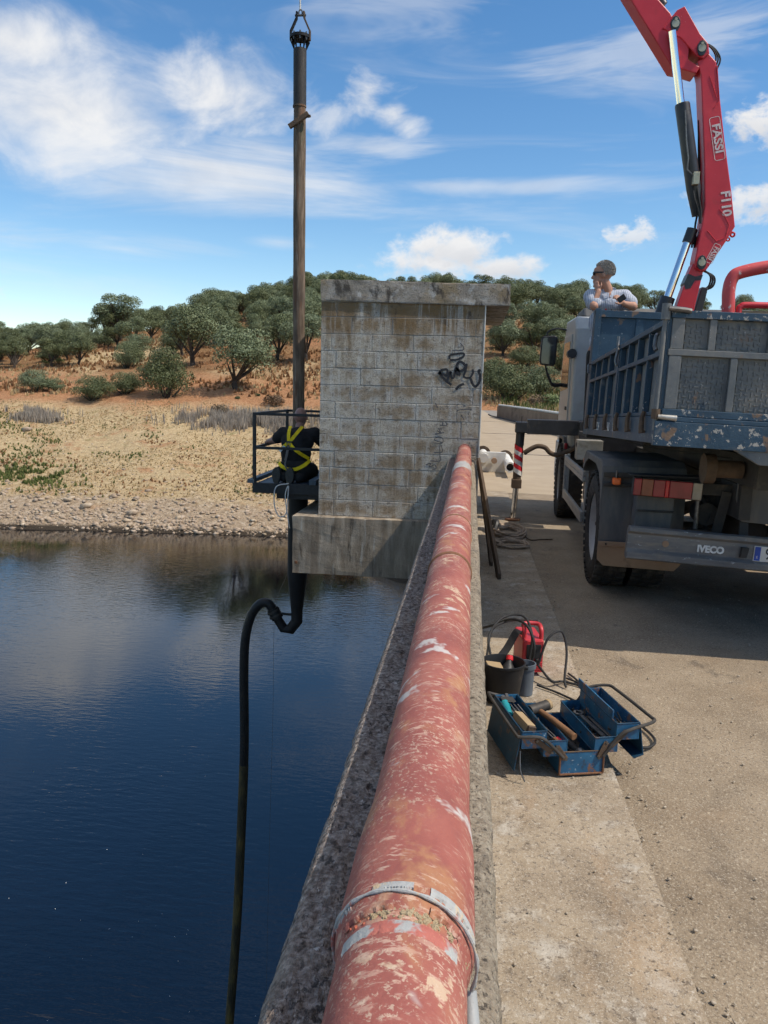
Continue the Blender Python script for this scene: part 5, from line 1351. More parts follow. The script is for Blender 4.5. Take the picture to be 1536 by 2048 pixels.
frame_box(2.778, 3.36, a3, .23, .078)
# outer boom and its telescopic stages
ux, uz = (TIP.x - 2.02), (TIP.z - 5.95); L = math.hypot(ux, uz); ux /= L; uz /= L
ux, uz = -.583, .812
jib = cprism('outer_boom', [(1.566 + ux * 1.9, 6.201 + uz * 1.9), (1.566, 6.201), (2.132, 5.413), (2.248, 5.394), (2.403, 5.346), (2.44, 5.42), (2.30, 5.50), (2.30, 5.62), (2.06, 6.00), (1.86, 6.20), (1.86 + ux * 1.9 + .05, 6.20 + uz * 1.9 + .05)], .13, 'crane_red', bev=.012)
cprism('knuckle_plate', [(1.98, 5.83), (2.132, 6.02), (2.213, 6.06), (2.404, 5.771), (2.507, 5.661), (2.53, 5.553), (2.465, 5.499), (2.39, 5.53), (2.20, 5.72)], .142, 'crane_red', jib, .010)
for k, (o0, w0) in enumerate(((1.75, .30), (3.4, .25), (5.0, .20))):
    b = V3((1.83 + ux * o0, 0, 6.22 + uz * o0)); e = b + V3((ux, 0, uz)) * (1.9 if k < 2 else 2.9)
    MB().bar(V3((b.x, CY, b.z)) - co_, V3((e.x, CY, e.z)) - co_, .20 - .03 * k, w0).build('boom_stage', 'crane_red', CR, .008)
b = V3((1.98, 0, 6.08))
MB().tube([cp(2.0, 6.13, 0), cp(2.0 + ux * 2.4, 6.13 + uz * 2.4, 0)], .055, 14).build('extension_ram', 'crane_black', CR, 0, True)
tipb = V3((1.83 + ux * 7.9, 0, 6.22 + uz * 7.9))
MB().bar(V3((tipb.x, CY, tipb.z)) - co_, V3((TIP.x, PYY, TIP.z)) - co_, .10, .12).build('boom_head', 'crane_black', CR, .01)
# pins
for (x, z) in ((2.122, 5.87), (2.437, 5.608), (2.646, 3.251)):
    MB().cyl(cp(x, z, -.165), cp(x, z, .165), .042, n=18).build('pivot_pin', 'brass', CR, 0, True)
    MB().prism([(x - co_.x + .055 * math.cos(a), z - co_.z + .085 * math.sin(a)) for a in np.linspace(0, 2 * PI, 13)[:-1]], 'y', -.158, -.147).build('pin_plate', 'crane_black', CR, .004)
    MB().cyl(cp(x, z + .045, -.172), cp(x, z + .045, -.155), .016, n=8).build('pin_bolt', 'brass', CR)
# knuckle ram
A, B, Cc, Dd = V3((2.083, 0, 5.777)), V3((2.29, 0, 5.008)), V3((2.505, 0, 4.15)), V3((2.575, 0, 3.80))
MB().cyl(cp(A.x, A.z, -.185), cp(B.x, B.z - .1, -.10), .046, n=20).build('ram_rod', 'chrome', CR, 0, True)
MB().tube([cp(2.282, 5.03, -.10), cp(2.286, 5.01, -.10), cp(2.505, 4.10, -.06), cp(2.57, 3.80, -.03)], [.080, .084, .084, .05], 22).build('ram_barrel', 'crane_black', CR, 0, True)
MB().tube([cp(2.30, 4.93, -.195), cp(2.345, 4.60, -.185), cp(2.385, 4.42, -.175), cp(2.385, 4.29, -.17), cp(2.52, 4.17, -.15)], .009, 7).build('oil_line', 'tool_steel', CR, 0, True)
MB().box(cp(2.455, 4.12, -.20), cp(2.525, 4.26, -.13)).build('check_valve', 'brass', CR, .006)
for s in (0, .05): MB().tube(spline([cp(2.47 + s, 4.12, -.13), cp(2.50 + s, 3.98, -.14), cp(2.56 + s * .5, 3.85, -.13), cp(2.60, 3.70, -.12)], 5), .014, 7).build('oil_hose', 'rubber', CR, 0, True)
# lifting ram
MB().cyl(cp(2.512, 3.56, 0), cp(2.30, 2.78, 0), .048, n=20).build('ram_rod', 'chrome', CR, 0, True)
MB().cyl(cp(2.325, 2.86, 0), cp(2.02, 1.75, 0), .088, n=22).build('ram_barrel', 'crane_black', CR, 0, True)
MB().cyl(cp(2.50, 3.50, 0), cp(2.545, 3.66, 0), .065, n=16).build('ram_eye', 'crane_black', CR, 0, True)
for k in range(3):
    d = .03 * k
    MB().tube(spline([cp(2.40 + d, 5.70 + d, .02 * k), cp(2.55 + d, 5.69, .02 * k), cp(2.64 + d, 5.57, .02 * k), cp(2.61 + d, 5.44, .02 * k)], 6), .010, 7).build('oil_hose', 'rubber', CR, 0, True)
    MB().tube(spline([cp(2.70, 3.20, .03 * k), cp(2.80 + d, 3.12, .03 * k), cp(2.79 + d, 3.0, .03 * k), cp(2.70, 2.95, .03 * k)], 6), .012, 7).build('oil_hose', 'rubber', CR, 0, True)
    MB().tube(spline([cp(2.52 + d * .5, 4.9 - d, .05), cp(2.56 + d * .4, 4.45, .05), cp(2.60 + d * .3, 4.0, .05), cp(2.585, 3.7, .05), cp(2.56 + d, 3.45, .02)], 6), .012, 7).build('oil_hose', 'rubber', CR, 0, True)
for (x, z, r) in ((3.012, 3.60, .034), (2.965, 3.545, .026)):
    MB().tube([cp(x + r * .7 * math.cos(a), z + r * .7 * math.sin(a), 0) for a in np.linspace(0, 2 * PI, 15)], r * .36, 8).build('lug_ring', 'crane_red', CR, 0, True)
# guard tubes beside the seat
gk = .88
def gt(x, z, y=8.8): return V3((x * gk, y, 1.65 + (z - 1.65) * gk)) - co_
MB().tube(spline([gt(3.05, 2.2), gt(3.045, 2.7), gt(3.03, 2.95), gt(3.06, 3.10), gt(3.15, 3.165), gt(3.46, 3.235), gt(3.95, 3.30), gt(4.08, 3.24), gt(4.12, 3.05), gt(4.12, 2.2)], 6), .066, 16).build('guard_tube', 'tube_red', CR, 0, True)
MB().tube(spline([gt(3.165, 2.3), gt(3.165, 2.70), gt(3.19, 2.765), gt(3.25, 2.785), gt(3.55, 2.785), gt(3.92, 2.79), gt(4.0, 2.76), gt(4.02, 2.3)], 6), .034, 14).build('guard_tube', 'crane_red', CR, 0, True)
MB().box(gt(3.2, 2.45, 8.81), gt(3.9, 2.72, 8.84)).build('guard_panel', 'flap_tan', CR, .004)
# outrigger
MB().box(cp(.72, 1.15, -.08), cp(1.36, 1.335, .08)).build('outrigger_beam', 'crane_black', CR, .008)
leg = MB().cyl(cp(.645, 1.29, 0), cp(.628, .56, 0), .052, n=18).build('outrigger_leg', 'rust_brown', CR, 0, True)
MB().cyl(cp(.648, 1.30, 0), cp(.640, 1.0, 0), .055, n=18).build('leg_sleeve', 'crane_black', leg, 0, True)
MB().box(cp(.575, 1.16, -.085), cp(.73, 1.30, .085)).build('leg_bracket', 'crane_black', leg, .012)
MB().cyl(cp(.652, 1.30, 0), cp(.652, 1.37, 0), .006, n=6).build('leg_pin', 'tool_iron', leg)
for k in range(6):
    z1 = .985 - k * .058; z0 = z1 - .062
    mb = MB(); n = 20; V = []; F = []
    for i in range(n + 1):
        q = PI + PI * i / n; dz = -.045 * (i / n - .5) * 2
        for z in (z0, z1): V.append(cp(.636 + .0575 * math.cos(q), z + dz, .0575 * math.sin(q)))
    for i in range(n): F.append((2 * i, 2 * i + 1, 2 * i + 3, 2 * i + 2))
    mb.add(V, F).build('warning_stripe', 'stripe_red' if k % 2 == 0 else 'stripe_white', leg, 0, True)
MB().box(cp(.565, .45, -.065), cp(.69, .565, .065)).build('leg_collar', 'rust_brown', leg, .008)
MB().cyl(cp(.625, .45, 0), cp(.607, .05, 0), .036, n=16).build('leg_rod', 'chrome', leg, 0, True)
MB().cyl(cp(.607, .028, 0), cp(.607, .052, 0), .10, n=20).build('foot_pad', 'rust', leg, .006)
MB().tube(spline([cp(.70, .905, -.05), cp(.76, .95, -.06), cp(.86, 1.00, -.06), cp(.96, .985, -.06), cp(1.03, .92, -.05), cp(1.13, .90, -.04), cp(1.27, .96, -.02), cp(1.40, 1.05, 0)], 6), .030, 10).build('sheathed_hose', 'rust_brown', leg, 0, True)

# ================================================================== PEOPLE
def remesh(mb, name, mat, parent, vox=.008, sm=6, extra=()):
    me = mb.mesh(name)
    o = finish(name, me, mat, parent)
    r = o.modifiers.new('r', 'REMESH'); r.mode = 'VOXEL'; r.voxel_size = vox; r.use_smooth_shade = True
    s = o.modifiers.new('s', 'SMOOTH'); s.iterations = sm; s.factor = .5
    return o
def limb(mb, pts, rs, n=14):
    mb.tube([V3(p) for p in pts], rs, n)
    for p, r in zip(pts, rs): mb.ell(p, (r, r, r), 12)
def hand(mb, wrist, d, nrm, thumb_side, s=1.0, curl=.5):
    """palm along d with the back along nrm; four unequal bent fingers and a thumb leaving the palm's side"""
    d = V3(d).normalized(); nrm = V3(nrm); nrm = (nrm - d * nrm.dot(d)).normalized(); sd = d.cross(nrm) * thumb_side
    w = V3(wrist); R = Matrix((sd, d, nrm)).transposed()
    mb.ell(w + d * .048 * s, (.040 * s, .052 * s, .018 * s), 12, R)
    for k, (off, ln) in enumerate(((.028, .070), (.010, .080), (-.009, .074), (-.027, .058))):
        a = w + d * .082 * s + sd * off * s
        p = [a - d * .02 * s]; dirn = d.copy(); ax = sd
        for j in range(3):
            dirn = (Matrix.Rotation(-curl * .9 * thumb_side, 3, sd) @ dirn) if j else dirn
            p.append(p[-1] + dirn * ln * s * (.5, .3, .25)[j] + (d * .02 * s if j == 0 else V3((0, 0, 0))))
        limb(mb, p, [.0095 * s, .009 * s, .0085 * s, .0075 * s], 8)
    a = w + d * .03 * s + sd * .03 * s
    limb(mb, [a, a + (sd * .75 + d * .65) * .035 * s, a + (sd * .5 + d * .9) * .065 * s - nrm * .012], [.013 * s, .011 * s, .009 * s], 8)
def straps(mb, pts, w, th=.006, up=(0, -1, 0)):
    sp = spline(pts, 6)
    for a, b in zip(sp, sp[1:]): mb.bar(a, b + (b - a) * .12, w, th, up=up)

# ---- worker kneeling in the basket, seen from behind
K = empty('person', (-2.25, 9.95, FZ), 0, 'kneeling worker in black T-shirt with yellow safety harness, seen from behind', 'person')
ko = V3(K.location)
def kp(x, y, z): return V3((x, y, z)) - ko
shL, shR = (-2.44, 9.98, 1.045), (-2.02, 9.98, 1.055)
mb = MB()
limb(mb, [kp(-2.225, 9.93, 1.02), kp(-2.222, 10.0, 1.16)], [.062, .058])                      # neck
mb.ell(kp(-2.22, 10.02, 1.285), (.080, .100, .110), 18)                                        # skull
mb.ell(kp(-2.22, 10.05, 1.22), (.062, .085, .085), 14)                                         # jaw
mb.ell(kp(-2.22, 10.135, 1.25), (.014, .02, .022), 8)                                          # nose
for s in (-1, 1): mb.ell(kp(-2.22 + s * .083, 10.01, 1.255), (.014, .024, .034), 10)           # ears
limb(mb, [kp(-2.25, 9.92, .72), kp(-2.24, 9.90, .88), kp(-2.23, 9.95, 1.02)], [.12, .13, .10])
limb(mb, [kp(*shL), kp(-2.56, 10.02, .955), kp(-2.68, 10.12, .925)], [.062, .050, .034])       # left arm to the rail
hand(mb, kp(-2.68, 10.12, .925), (-.25, .55, -.08), (0, 0, 1), 1, 1, .9)
limb(mb, [kp(*shR), kp(-1.90, 10.12, .90), kp(-1.93, 10.32, .80)], [.062, .050, .034])
hand(mb, kp(-1.93, 10.32, .80), (-.3, .9, -.2), (0, 0, 1), -1, 1, .6)
for s in (-1, 1):                                                                              # folded legs
    limb(mb, [kp(-2.25 + s * .10, 9.86, .63), kp(-2.25 + s * .15, 10.24, .53)], [.095, .06])
    limb(mb, [kp(-2.25 + s * .15, 10.24, .51), kp(-2.27 + s * .10, 9.72, .50)], [.055, .042])
body = remesh(mb, 'body', 'skin_scalp', K, .009, 4)
mb = MB()                                                                                       # T-shirt
limb(mb, [kp(-2.25, 9.91, .70), kp(-2.245, 9.89, .84), kp(-2.235, 9.92, .98), kp(-2.23, 9.96, 1.045)], [.150, .165, .165, .10], 18)
mb.ell(kp(-2.25, 9.90, .80), (.205, .135, .20), 18); mb.ell(kp(-2.235, 9.92, .95), (.225, .125, .15), 18); mb.ell(kp(-2.26, 9.90, .70), (.185, .14, .12), 18)
limb(mb, [kp(-2.30, 9.95, 1.03), kp(*shL), kp(-2.525, 10.01, .985)], [.09, .092, .078]); limb(mb, [kp(-2.16, 9.95, 1.03), kp(*shR), kp(-1.945, 10.07, .955)], [.09, .092, .078])
remesh(mb, 'shirt', 'black_cloth', K, .010, 6)
mb = MB()                                                                                       # trousers
mb.ell(kp(-2.25, 9.87, .63), (.205, .15, .125), 18)
for s in (-1, 1):
    limb(mb, [kp(-2.25 + s * .11, 9.87, .60), kp(-2.25 + s * .165, 10.05, .57), kp(-2.25 + s * .16, 10.26, .52)], [.12, .105, .078])
    limb(mb, [kp(-2.25 + s * .16, 10.26, .50), kp(-2.265 + s * .095, 9.70, .50)], [.070, .064])
remesh(mb, 'trousers', 'trouser_cloth', K, .010, 5)
for x, tw in ((-2.44, -.05), (-2.265, .05)):                                                    # boots, soles to the camera
    bt = MB(); c = kp(x, 9.66, .53)
    bt.ell(c, (.058, .055, .112), 14); bt.ell(c + V3((0, .05, .03)), (.048, .07, .06), 12)
    b_ = remesh(bt, 'boot', 'trouser_cloth', K, .008, 3)
    out = []
    for k in range(22):
        a = 2 * PI * k / 22; w = .053 + .010 * math.sin(a)
        out.append((c.x + w * math.cos(a), c.z + .108 * math.sin(a) - .012 * math.cos(a) ** 2))
    so_ = MB().prism(out, 'y', c.y - .062, c.y - .038).build('sole', 'sole', b_, .005)
    mb = MB()
    for k in range(6): mb.box((c.x - .034, c.y - .068, c.z - .085 + k * .028), (c.x + .034, c.y - .061, c.z - .071 + k * .028))
    mb.build('sole_ridge', 'sole', b_)
ya = 9.765
hn = MB()                                                                                       # harness
straps(hn, [kp(-2.325, 9.90, 1.150), kp(-2.322, 9.805, 1.09), kp(-2.318, 9.765, 1.02), kp(-2.31, 9.742, .955)], .042)
straps(hn, [kp(-2.165, 9.89, 1.150), kp(-2.20, 9.80, 1.09), kp(-2.25, 9.762, 1.02), kp(-2.30, 9.742, .955)], .042)
straps(hn, [kp(-2.305, 9.740, .95), kp(-2.25, 9.722, .885), kp(-2.16, 9.728, .815), kp(-2.06, 9.80, .745)], .042)
straps(hn, [kp(-2.31, 9.740, .95), kp(-2.37, 9.742, .90), kp(-2.44, 9.80, .84)], .042)
straps(hn, [kp(-2.45, 9.80, .675), kp(-2.40, 9.735, .640), kp(-2.32, 9.705, .608), kp(-2.27, 9.70, .605)], .045)
straps(hn, [kp(-2.28, 9.70, .60), kp(-2.19, 9.705, .615), kp(-2.10, 9.745, .665), kp(-2.045, 9.82, .72)], .045)
har = hn.build('harness', 'harness_yellow', K)
MB().tube([kp(-2.307 + .022 * math.cos(a), 9.722, .925 + .024 * math.sin(a)) for a in np.linspace(0, 2 * PI, 17)], .005, 6).build('ring', 'tool_steel', har, 0, True)
MB().box(kp(-2.345, 9.728, .945), kp(-2.265, 9.738, .965)).build('buckle', 'black_plastic', har, .003)
mb = MB(); straps(mb, [kp(-2.31, 9.715, .90), kp(-2.325, 9.700, .80), kp(-2.34, 9.695, .72)], .03, .008)
mb.tube(spline([kp(-2.34, 9.71, .72), kp(-2.345, 9.70, .66), kp(-2.31, 9.70, .60), kp(-2.24, 9.69, .57), kp(-2.20, 9.68, .50), kp(-2.21, 9.66, .44)], 6), .010, 7)
mb.build('lanyard', 'grey_strap', har, 0, True)
MB().bar(kp(-2.36, 9.725, .90), kp(-2.43, 9.745, .83), .035, .006, up=(0, -1, 0)).build('tag', 'white_tag', har)

# ---- man leaning on the headboard, chin on his hand
Mn = empty('person', (1.44, 8.80, 1.27), 0, 'grey-haired man with sunglasses leaning on the truck headboard, chin on hand', 'person')
ko = V3(Mn.location)
HC_ = V3((1.345, 8.80, 2.935))
mb = MB()
Rh = Matrix.Rotation(rad(-14), 3, 'Z')            # faces to his right (left in the photo), a little to the camera
def hp_(a, b, c): return HC_ - ko + (Rh @ V3((-a, -b, c)))     # a forward (-x), b towards camera, c up
mb.ell(hp_(-.012, 0, .035), (.098, .078, .100), 18, Rh)
mb.ell(hp_(.035, 0, -.045), (.060, .058, .085), 16, Rh)
mb.ell(hp_(.062, 0, .045), (.035, .055, .045), 12, Rh)                                  # brow
limb(mb, [hp_(.080, 0, .02), hp_(.105, 0, -.022)], [.011, .015], 8)                     # nose
mb.ell(hp_(.085, 0, -.062), (.016, .026, .009), 10, Rh); mb.ell(hp_(.080, 0, -.078), (.015, .024, .009), 10, Rh); mb.ell(hp_(.070, 0, -.108), (.024, .028, .022), 10, Rh)
for s in (-1, 1): mb.ell(hp_(-.022, s * .082, -.005), (.020, .012, .032), 10, Rh)
limb(mb, [hp_(-.02, 0, -.07), V3((1.415, 8.82, 2.765)) - ko, V3((1.43, 8.84, 2.70)) - ko], [.060, .062, .075])
limb(mb, [V3((1.44, 8.86, 2.66)) - ko, V3((1.45, 8.94, 2.42)) - ko, V3((1.46, 8.98, 2.20)) - ko], [.14, .15, .14])
rs, re, rw = V3((1.245, 8.84, 2.715)), V3((1.255, 8.64, 2.595)), V3((1.300, 8.70, 2.755))
limb(mb, [rs - ko, re - ko, rw - ko], [.062, .046, .030])
hand(mb, rw - ko, V3((-.30, .25, .9)), V3((-.55, -.8, .1)), 1, .85, .85)
ls, le, lw = V3((1.60, 8.84, 2.715)), V3((1.665, 8.66, 2.60)), V3((1.555, 8.58, 2.618))
limb(mb, [ls - ko, le - ko, lw - ko], [.062, .046, .031])
hand(mb, lw - ko, V3((-.75, -.1, .62)), V3((.3, -.9, .4)), -1, .95, .9)
for s in (-1, 1): limb(mb, [V3((1.46 + s * .10, 8.98, 2.15)) - ko, V3((1.46 + s * .11, 8.98, 1.75)) - ko, V3((1.46 + s * .11, 9.0, 1.36)) - ko], [.09, .062, .045])
remesh(mb, 'body', 'skin', Mn, .0065, 4)
# the deck he stands on belongs to the truck
tb('deck_plate', (.05, 3.72, 1.20), (1.0, 4.55, 1.235), 'chassis', TR)
mb = MB()
mb.ell(V3((1.435, 8.84, 2.63)) - ko, (.20, .135, .12), 18); mb.ell(V3((1.42, 8.80, 2.62)) - ko, (.15, .085, .10), 16); mb.ell(V3((1.44, 8.90, 2.45)) - ko, (.20, .14, .18), 18); mb.ell(V3((1.45, 8.95, 2.25)) - ko, (.18, .135, .14), 18)
limb(mb, [V3((1.43, 8.84, 2.69)) - ko, rs - ko, rs.lerp(re, .62) - ko], [.105, .086, .082])
limb(mb, [V3((1.45, 8.84, 2.69)) - ko, ls - ko, ls.lerp(le, .62) - ko], [.105, .086, .084])
remesh(mb, 'shirt', 'shirt', Mn, .009, 5)
mb = MB()
for s in (-1, 1): mb.prism([(0, 0), (.075, .02), (.06, -.075), (.02, -.06)], 'y', -.004, .004)
col_ = MB()
for pts in ([(1.365, 8.775, 2.755), (1.375, 8.745, 2.72), (1.39, 8.725, 2.69)], [(1.475, 8.785, 2.775), (1.462, 8.75, 2.73), (1.44, 8.73, 2.695)]):
    straps(col_, [V3(p) - ko for p in pts], .045, .008)
col_.tube(spline([V3(p) - ko for p in ((1.355, 8.77, 2.77), (1.385, 8.86, 2.80), (1.45, 8.88, 2.81), (1.48, 8.79, 2.79))], 6), .020, 8)
col_.build('collar', 'shirt', Mn, 0, True)
mb = MB()
mb.ell(V3((1.46, 8.98, 2.14)) - ko, (.18, .14, .12), 16)
for s in (-1, 1): limb(mb, [V3((1.46 + s * .10, 8.98, 2.1)) - ko, V3((1.46 + s * .11, 8.98, 1.75)) - ko, V3((1.46 + s * .11, 9.0, 1.34)) - ko], [.105, .085, .075])
remesh(mb, 'trousers', 'trouser_cloth', Mn, .011, 4)
for s in (-1, 1):
    bt = MB(); c = V3((1.46 + s * .11, 8.96, 1.285)) - ko
    bt.ell(c, (.05, .13, .045), 12); bt.ell(c + V3((0, .05, .05)), (.05, .055, .06), 12)
    remesh(bt, 'shoe', 'trouser_cloth', Mn, .01, 3)
# hair: cap of short grey tufts over the skull
mb = MB(); rr = random.Random(3)
for k in range(900):
    th = rr.uniform(0, 2 * PI); ph = math.acos(rr.uniform(-.35, 1))
    d = V3((math.sin(ph) * math.cos(th), math.sin(ph) * math.sin(th), math.cos(ph)))
    a, b, c = d.x * .104 - .016, d.y * .084, d.z * .106 + .037
    if a > .02 and c < .10: continue
    if a > -.02 and c < .045 + (a + .02) * .9 and abs(b) > .03: continue
    if c < -.05: continue
    p = hp_(a, b, c); e = hp_(a * 1.13 - .004, b * 1.14, c * 1.10 + .006)
    mb.tube([p - (e - p) * .4, e], [.007, .002], 4)
mb.build('hair', 'hair', Mn, 0, True)
sg = MB()
for s in (-1, 1):
    m = Matrix.Translation(hp_(.092, s * .034, .020)) @ Rh.to_4x4()
    sg.ell(hp_(.088, s * .036, .018), (.012, .030, .021), 12, Rh)
    sg.bar(hp_(.086, s * .064, .026), hp_(-.02, s * .086, .020), .006, .016)
sg.bar(hp_(.098, -.02, .024), hp_(.098, .02, .024), .008, .008)
sg.build('sunglasses', 'black_plastic', Mn, 0, True)
for x, mt, z in ((1.395, 'pen_red', 2.585), (1.455, 'black_plastic', 2.585)):
    MB().cyl(V3((x, 8.733, z + .05)) - ko, V3((x, 8.728, z - .06)) - ko, .008, n=10).build('pen', mt, Mn, .003)
ph = MB().box((-.030, -.005, -.042), (.030, .005, .042)).build('phone', 'black_plastic', None, .006)
ph.matrix_world = Matrix.Translation((1.515, 8.52, 2.665)) @ Matrix.Rotation(rad(-25), 4, 'Z') @ Matrix.Rotation(rad(55), 4, 'Y')
tag(ph, 'black phone held in the hand of the leaning man', 'phone')

# ================================================================== THINGS ON THE PAVEMENT
SZ = .03
# ---- open cantilever toolbox
BOX = empty('toolbox', (.545, 3.20, SZ), rad(15), 'open blue metal cantilever toolbox full of tools on the pavement', 'toolbox')
Lb = .40
def tray(name, a0, a1, c0, c1, mat='tool_blue', th=.004, b0=.0, b1=Lb):
    t = MB()
    t.box((a0, b0, c0), (a1, b1, c0 + th)); t.box((a0, b0, c0 + th), (a0 + th, b1, c1)); t.box((a1 - th, b0, c0 + th), (a1, b1, c1))
    t.box((a0 + th, b0, c0 + th), (a1 - th, b0 + th, c1)); t.box((a0 + th, b1 - th, c0 + th), (a1 - th, b1, c1))
    o = t.build(name, mat, BOX, .0012)
    r = MB()
    r.tube([(a0, b0, c1), (a1, b0, c1), (a1, b1, c1), (a0, b1, c1), (a0, b0, c1)], .0032, 6)
    r.build('rolled_edge', 'rust_brown' if 'base' in name else 'tool_blue_dark', o)
    return o
base = tray('base_tray', -.10, .10, 0, .105)
r = MB()
for a in (-.099, .099): r.tube([(a, -.002, .002), (a, -.002, .10)], .005, 6)
r.tube([(-.099, -.002, .003), (.099, -.002, .003)], .005, 6)
r.build('worn_edge', 'rust', base)
tray('inner_tray', .055, .160, .095, .165); tray('outer_tray', .150, .255, .150, .225)
tray('inner_tray', -.175, -.070, .088, .158); tray('outer_tray', -.275, -.165, .128, .205)
MB().prism([(.255, .222), (.259, .222), (.285, .075), (.24, .06), (.236, .065), (.278, .082)], 'y', 0, Lb).build('lid', 'tool_blue_dark', BOX, .001)
MB().prism([(.150, .222), (.157, .222), (.157, .265), (.150, .265)], 'y', .05, Lb + .03).build('lid_wall', 'tool_blue', BOX, .001)
MB().prism([(-.275, .20), (-.279, .20), (-.305, .03), (-.300, .03)], 'y', 0, Lb).build('lid', 'tool_blue_dark', BOX, .001)
for b in (-.006, Lb + .006):
    for (p, q) in (((.075, .075), (.105, .145)), ((.125, .125), (.19, .19)), ((-.075, .075), (-.12, .135)), ((-.14, .11), (-.21, .165))):
        MB().bar((p[0], b, p[1]), (q[0], b, q[1]), .005, .024, up=(0, 0, 1)).build('link_arm', 'rust_brown', BOX, .002)
        for e in (p, q): MB().cyl((e[0], b - .005, e[1]), (e[0], b + .005, e[1]), .006, n=8).build('rivet', 'tool_steel', BOX)
for P in ([(.09, -.012, .085), (.16, -.012, .175), (.22, -.012, .205), (.335, .03, .215), (.345, .10, .215), (.325, .36, .222), (.30, .43, .225), (.20, .44, .21), (.16, .415, .175), (.09, .412, .085)],
          [(-.09, -.012, .085), (-.17, -.012, .165), (-.215, -.012, .185), (-.285, -.005, .185), (-.30, .04, .19), (-.31, .36, .215), (-.28, .43, .20), (-.17, .412, .165), (-.09, .412, .085)]):
    MB().tube(spline(P, 5), .0075, 8).build('carry_handle', 'tool_iron', BOX, 0, True)
MB().tube(spline([(-.28, .0, .12), (-.285, -.03, .05), (-.27, -.05, .005)], 5), .003, 6).build('stay_wire', 'tool_steel', BOX)
BM = BOX.matrix_basis.copy()
BM = Matrix.Translation(BOX.location) @ Matrix.Rotation(rad(15), 4, 'Z')
def tool(name, label, cat, parts):
    """parts: (name, builder fn(MB), material); coordinates in the toolbox frame"""
    e = empty(name, BM @ V3(parts[0][3]), rad(15), label, cat)
    for (nm_, fn, mt, org) in parts:
        mb = MB(); fn(mb); mb.v = [tuple(V3(v) - V3(parts[0][3])) for v in mb.v]
        mb.build(nm_, mt, e, .0015, True)
    return e
tool('hammer', 'mallet with brown wooden handle lying across the inner tray', 'hammer', [
    ('handle', lambda m: m.tube([(-.025, .035, .155), (-.075, .16, .178), (-.105, .27, .18)], [.016, .0145, .013], 12), 'tool_wood', (-.025, .035, .155)),
    ('head', lambda m: m.cyl((-.155, .255, .185), (-.055, .300, .190), .024, n=14), 'tool_iron', None),
    ('head_face', lambda m: m.cyl((-.055, .300, .190), (-.040, .307, .191), .026, n=14), 'brush_wood', None)])
tool('wooden_block', 'pale wooden brush block standing in the outer tray', 'brush', [
    ('block', lambda m: m.box((-.02, -.07, -.018), (.02, .07, .018), Matrix.Translation((-.228, .12, .195)) @ Matrix.Rotation(.25, 4, 'Y') @ Matrix.Rotation(.1, 4, 'Z')), 'brush_wood', (-.228, .10, .19)),
    ('bristles', lambda m: m.box((-.018, -.085, -.016), (.018, -.071, .016), Matrix.Translation((-.228, .12, .195)) @ Matrix.Rotation(.25, 4, 'Y') @ Matrix.Rotation(.1, 4, 'Z')), 'rust_brown', None)])
for k in range(4):
    x = -.245 + k * .017
    tool('file', 'steel rod tool, one of four lying side by side', 'tool', [('blade', lambda m, x=x, k=k: m.bar((x + .02, .17, .175), (x, .31, .195), .007, .005), 'tool_steel', (x, .2, .17))])['group'] = 'steel rods in the outer tray'
tool('grinder', 'teal-handled tool in the far corner of the outer tray', 'tool', [('grip', lambda m: m.tube([(-.255, .24, .175), (-.25, .33, .195)], [.018, .02], 10), 'teal', (-.25, .24, .17))])
tool('trowel', 'dark flat blade lying across the steel rods', 'tool', [('blade', lambda m: m.box((-.26, .31, .205), (-.20, .37, .209)), 'tool_iron', (-.23, .34, .2))])
tool('pliers', 'bright pliers sticking out of the outer tray end', 'pliers', [('jaw', lambda m: m.bar((-.20, .34, .19), (-.245, .39, .205), .02, .008), 'tool_steel', (-.2, .34, .19)), ('jaw', lambda m: m.bar((-.225, .34, .19), (-.22, .40, .21), .014, .008), 'tool_steel', None)])
tool('wrench', 'long steel wrench in the right inner tray', 'wrench', [('shank', lambda m: m.bar((.115, .03, .150), (.095, .26, .155), .018, .008), 'tool_steel', (.11, .03, .145)), ('ring', lambda m: m.lathe([(.15, .014), (.15, .024), (.162, .024), (.162, .014), (.15, .014)], 'z', (.093, .275, 0), 14), 'tool_steel', None)])
tool('wrench', 'second steel wrench beside the long one', 'wrench', [('shank', lambda m: m.bar((.135, .02, .155), (.120, .22, .16), .013, .007), 'tool_steel', (.13, .02, .15))])
tool('ball_hammer', 'dark ball hammer inside the base tray', 'hammer', [('handle', lambda m: m.tube([(.03, .25, .04), (.02, .09, .06)], [.014, .016], 10), 'tool_iron', (.02, .09, .05)), ('head', lambda m: m.ell((.018, .06, .068), (.024, .024, .022), 12), 'tool_steel', None)])
for k, (x, c) in enumerate(((-.085, 'tool_steel'), (-.10, 'tool_steel'))):
    tool('screwdriver', ('thin screwdriver shaft beside the mallet handle', 'second thin screwdriver shaft beside the mallet handle')[k], 'screwdriver', [('shaft', lambda m, x=x: m.cyl((x, .08, .13), (x - .045, .24, .155), .004, n=8), c, (x, .08, .13)), ('grip', lambda m, x=x: m.cyl((x, .08, .13), (x + .01, .045, .126), .010, n=8), ('cap_red', 'rust')[k], None)])
tool('socket', 'shiny steel socket at the tray corner', 'socket', [('barrel', lambda m: m.cyl((-.185, .03, .165), (-.185, .045, .178), .011, n=12), 'tool_steel', (-.185, .03, .16))])
mb = MB(); rr = random.Random(8)
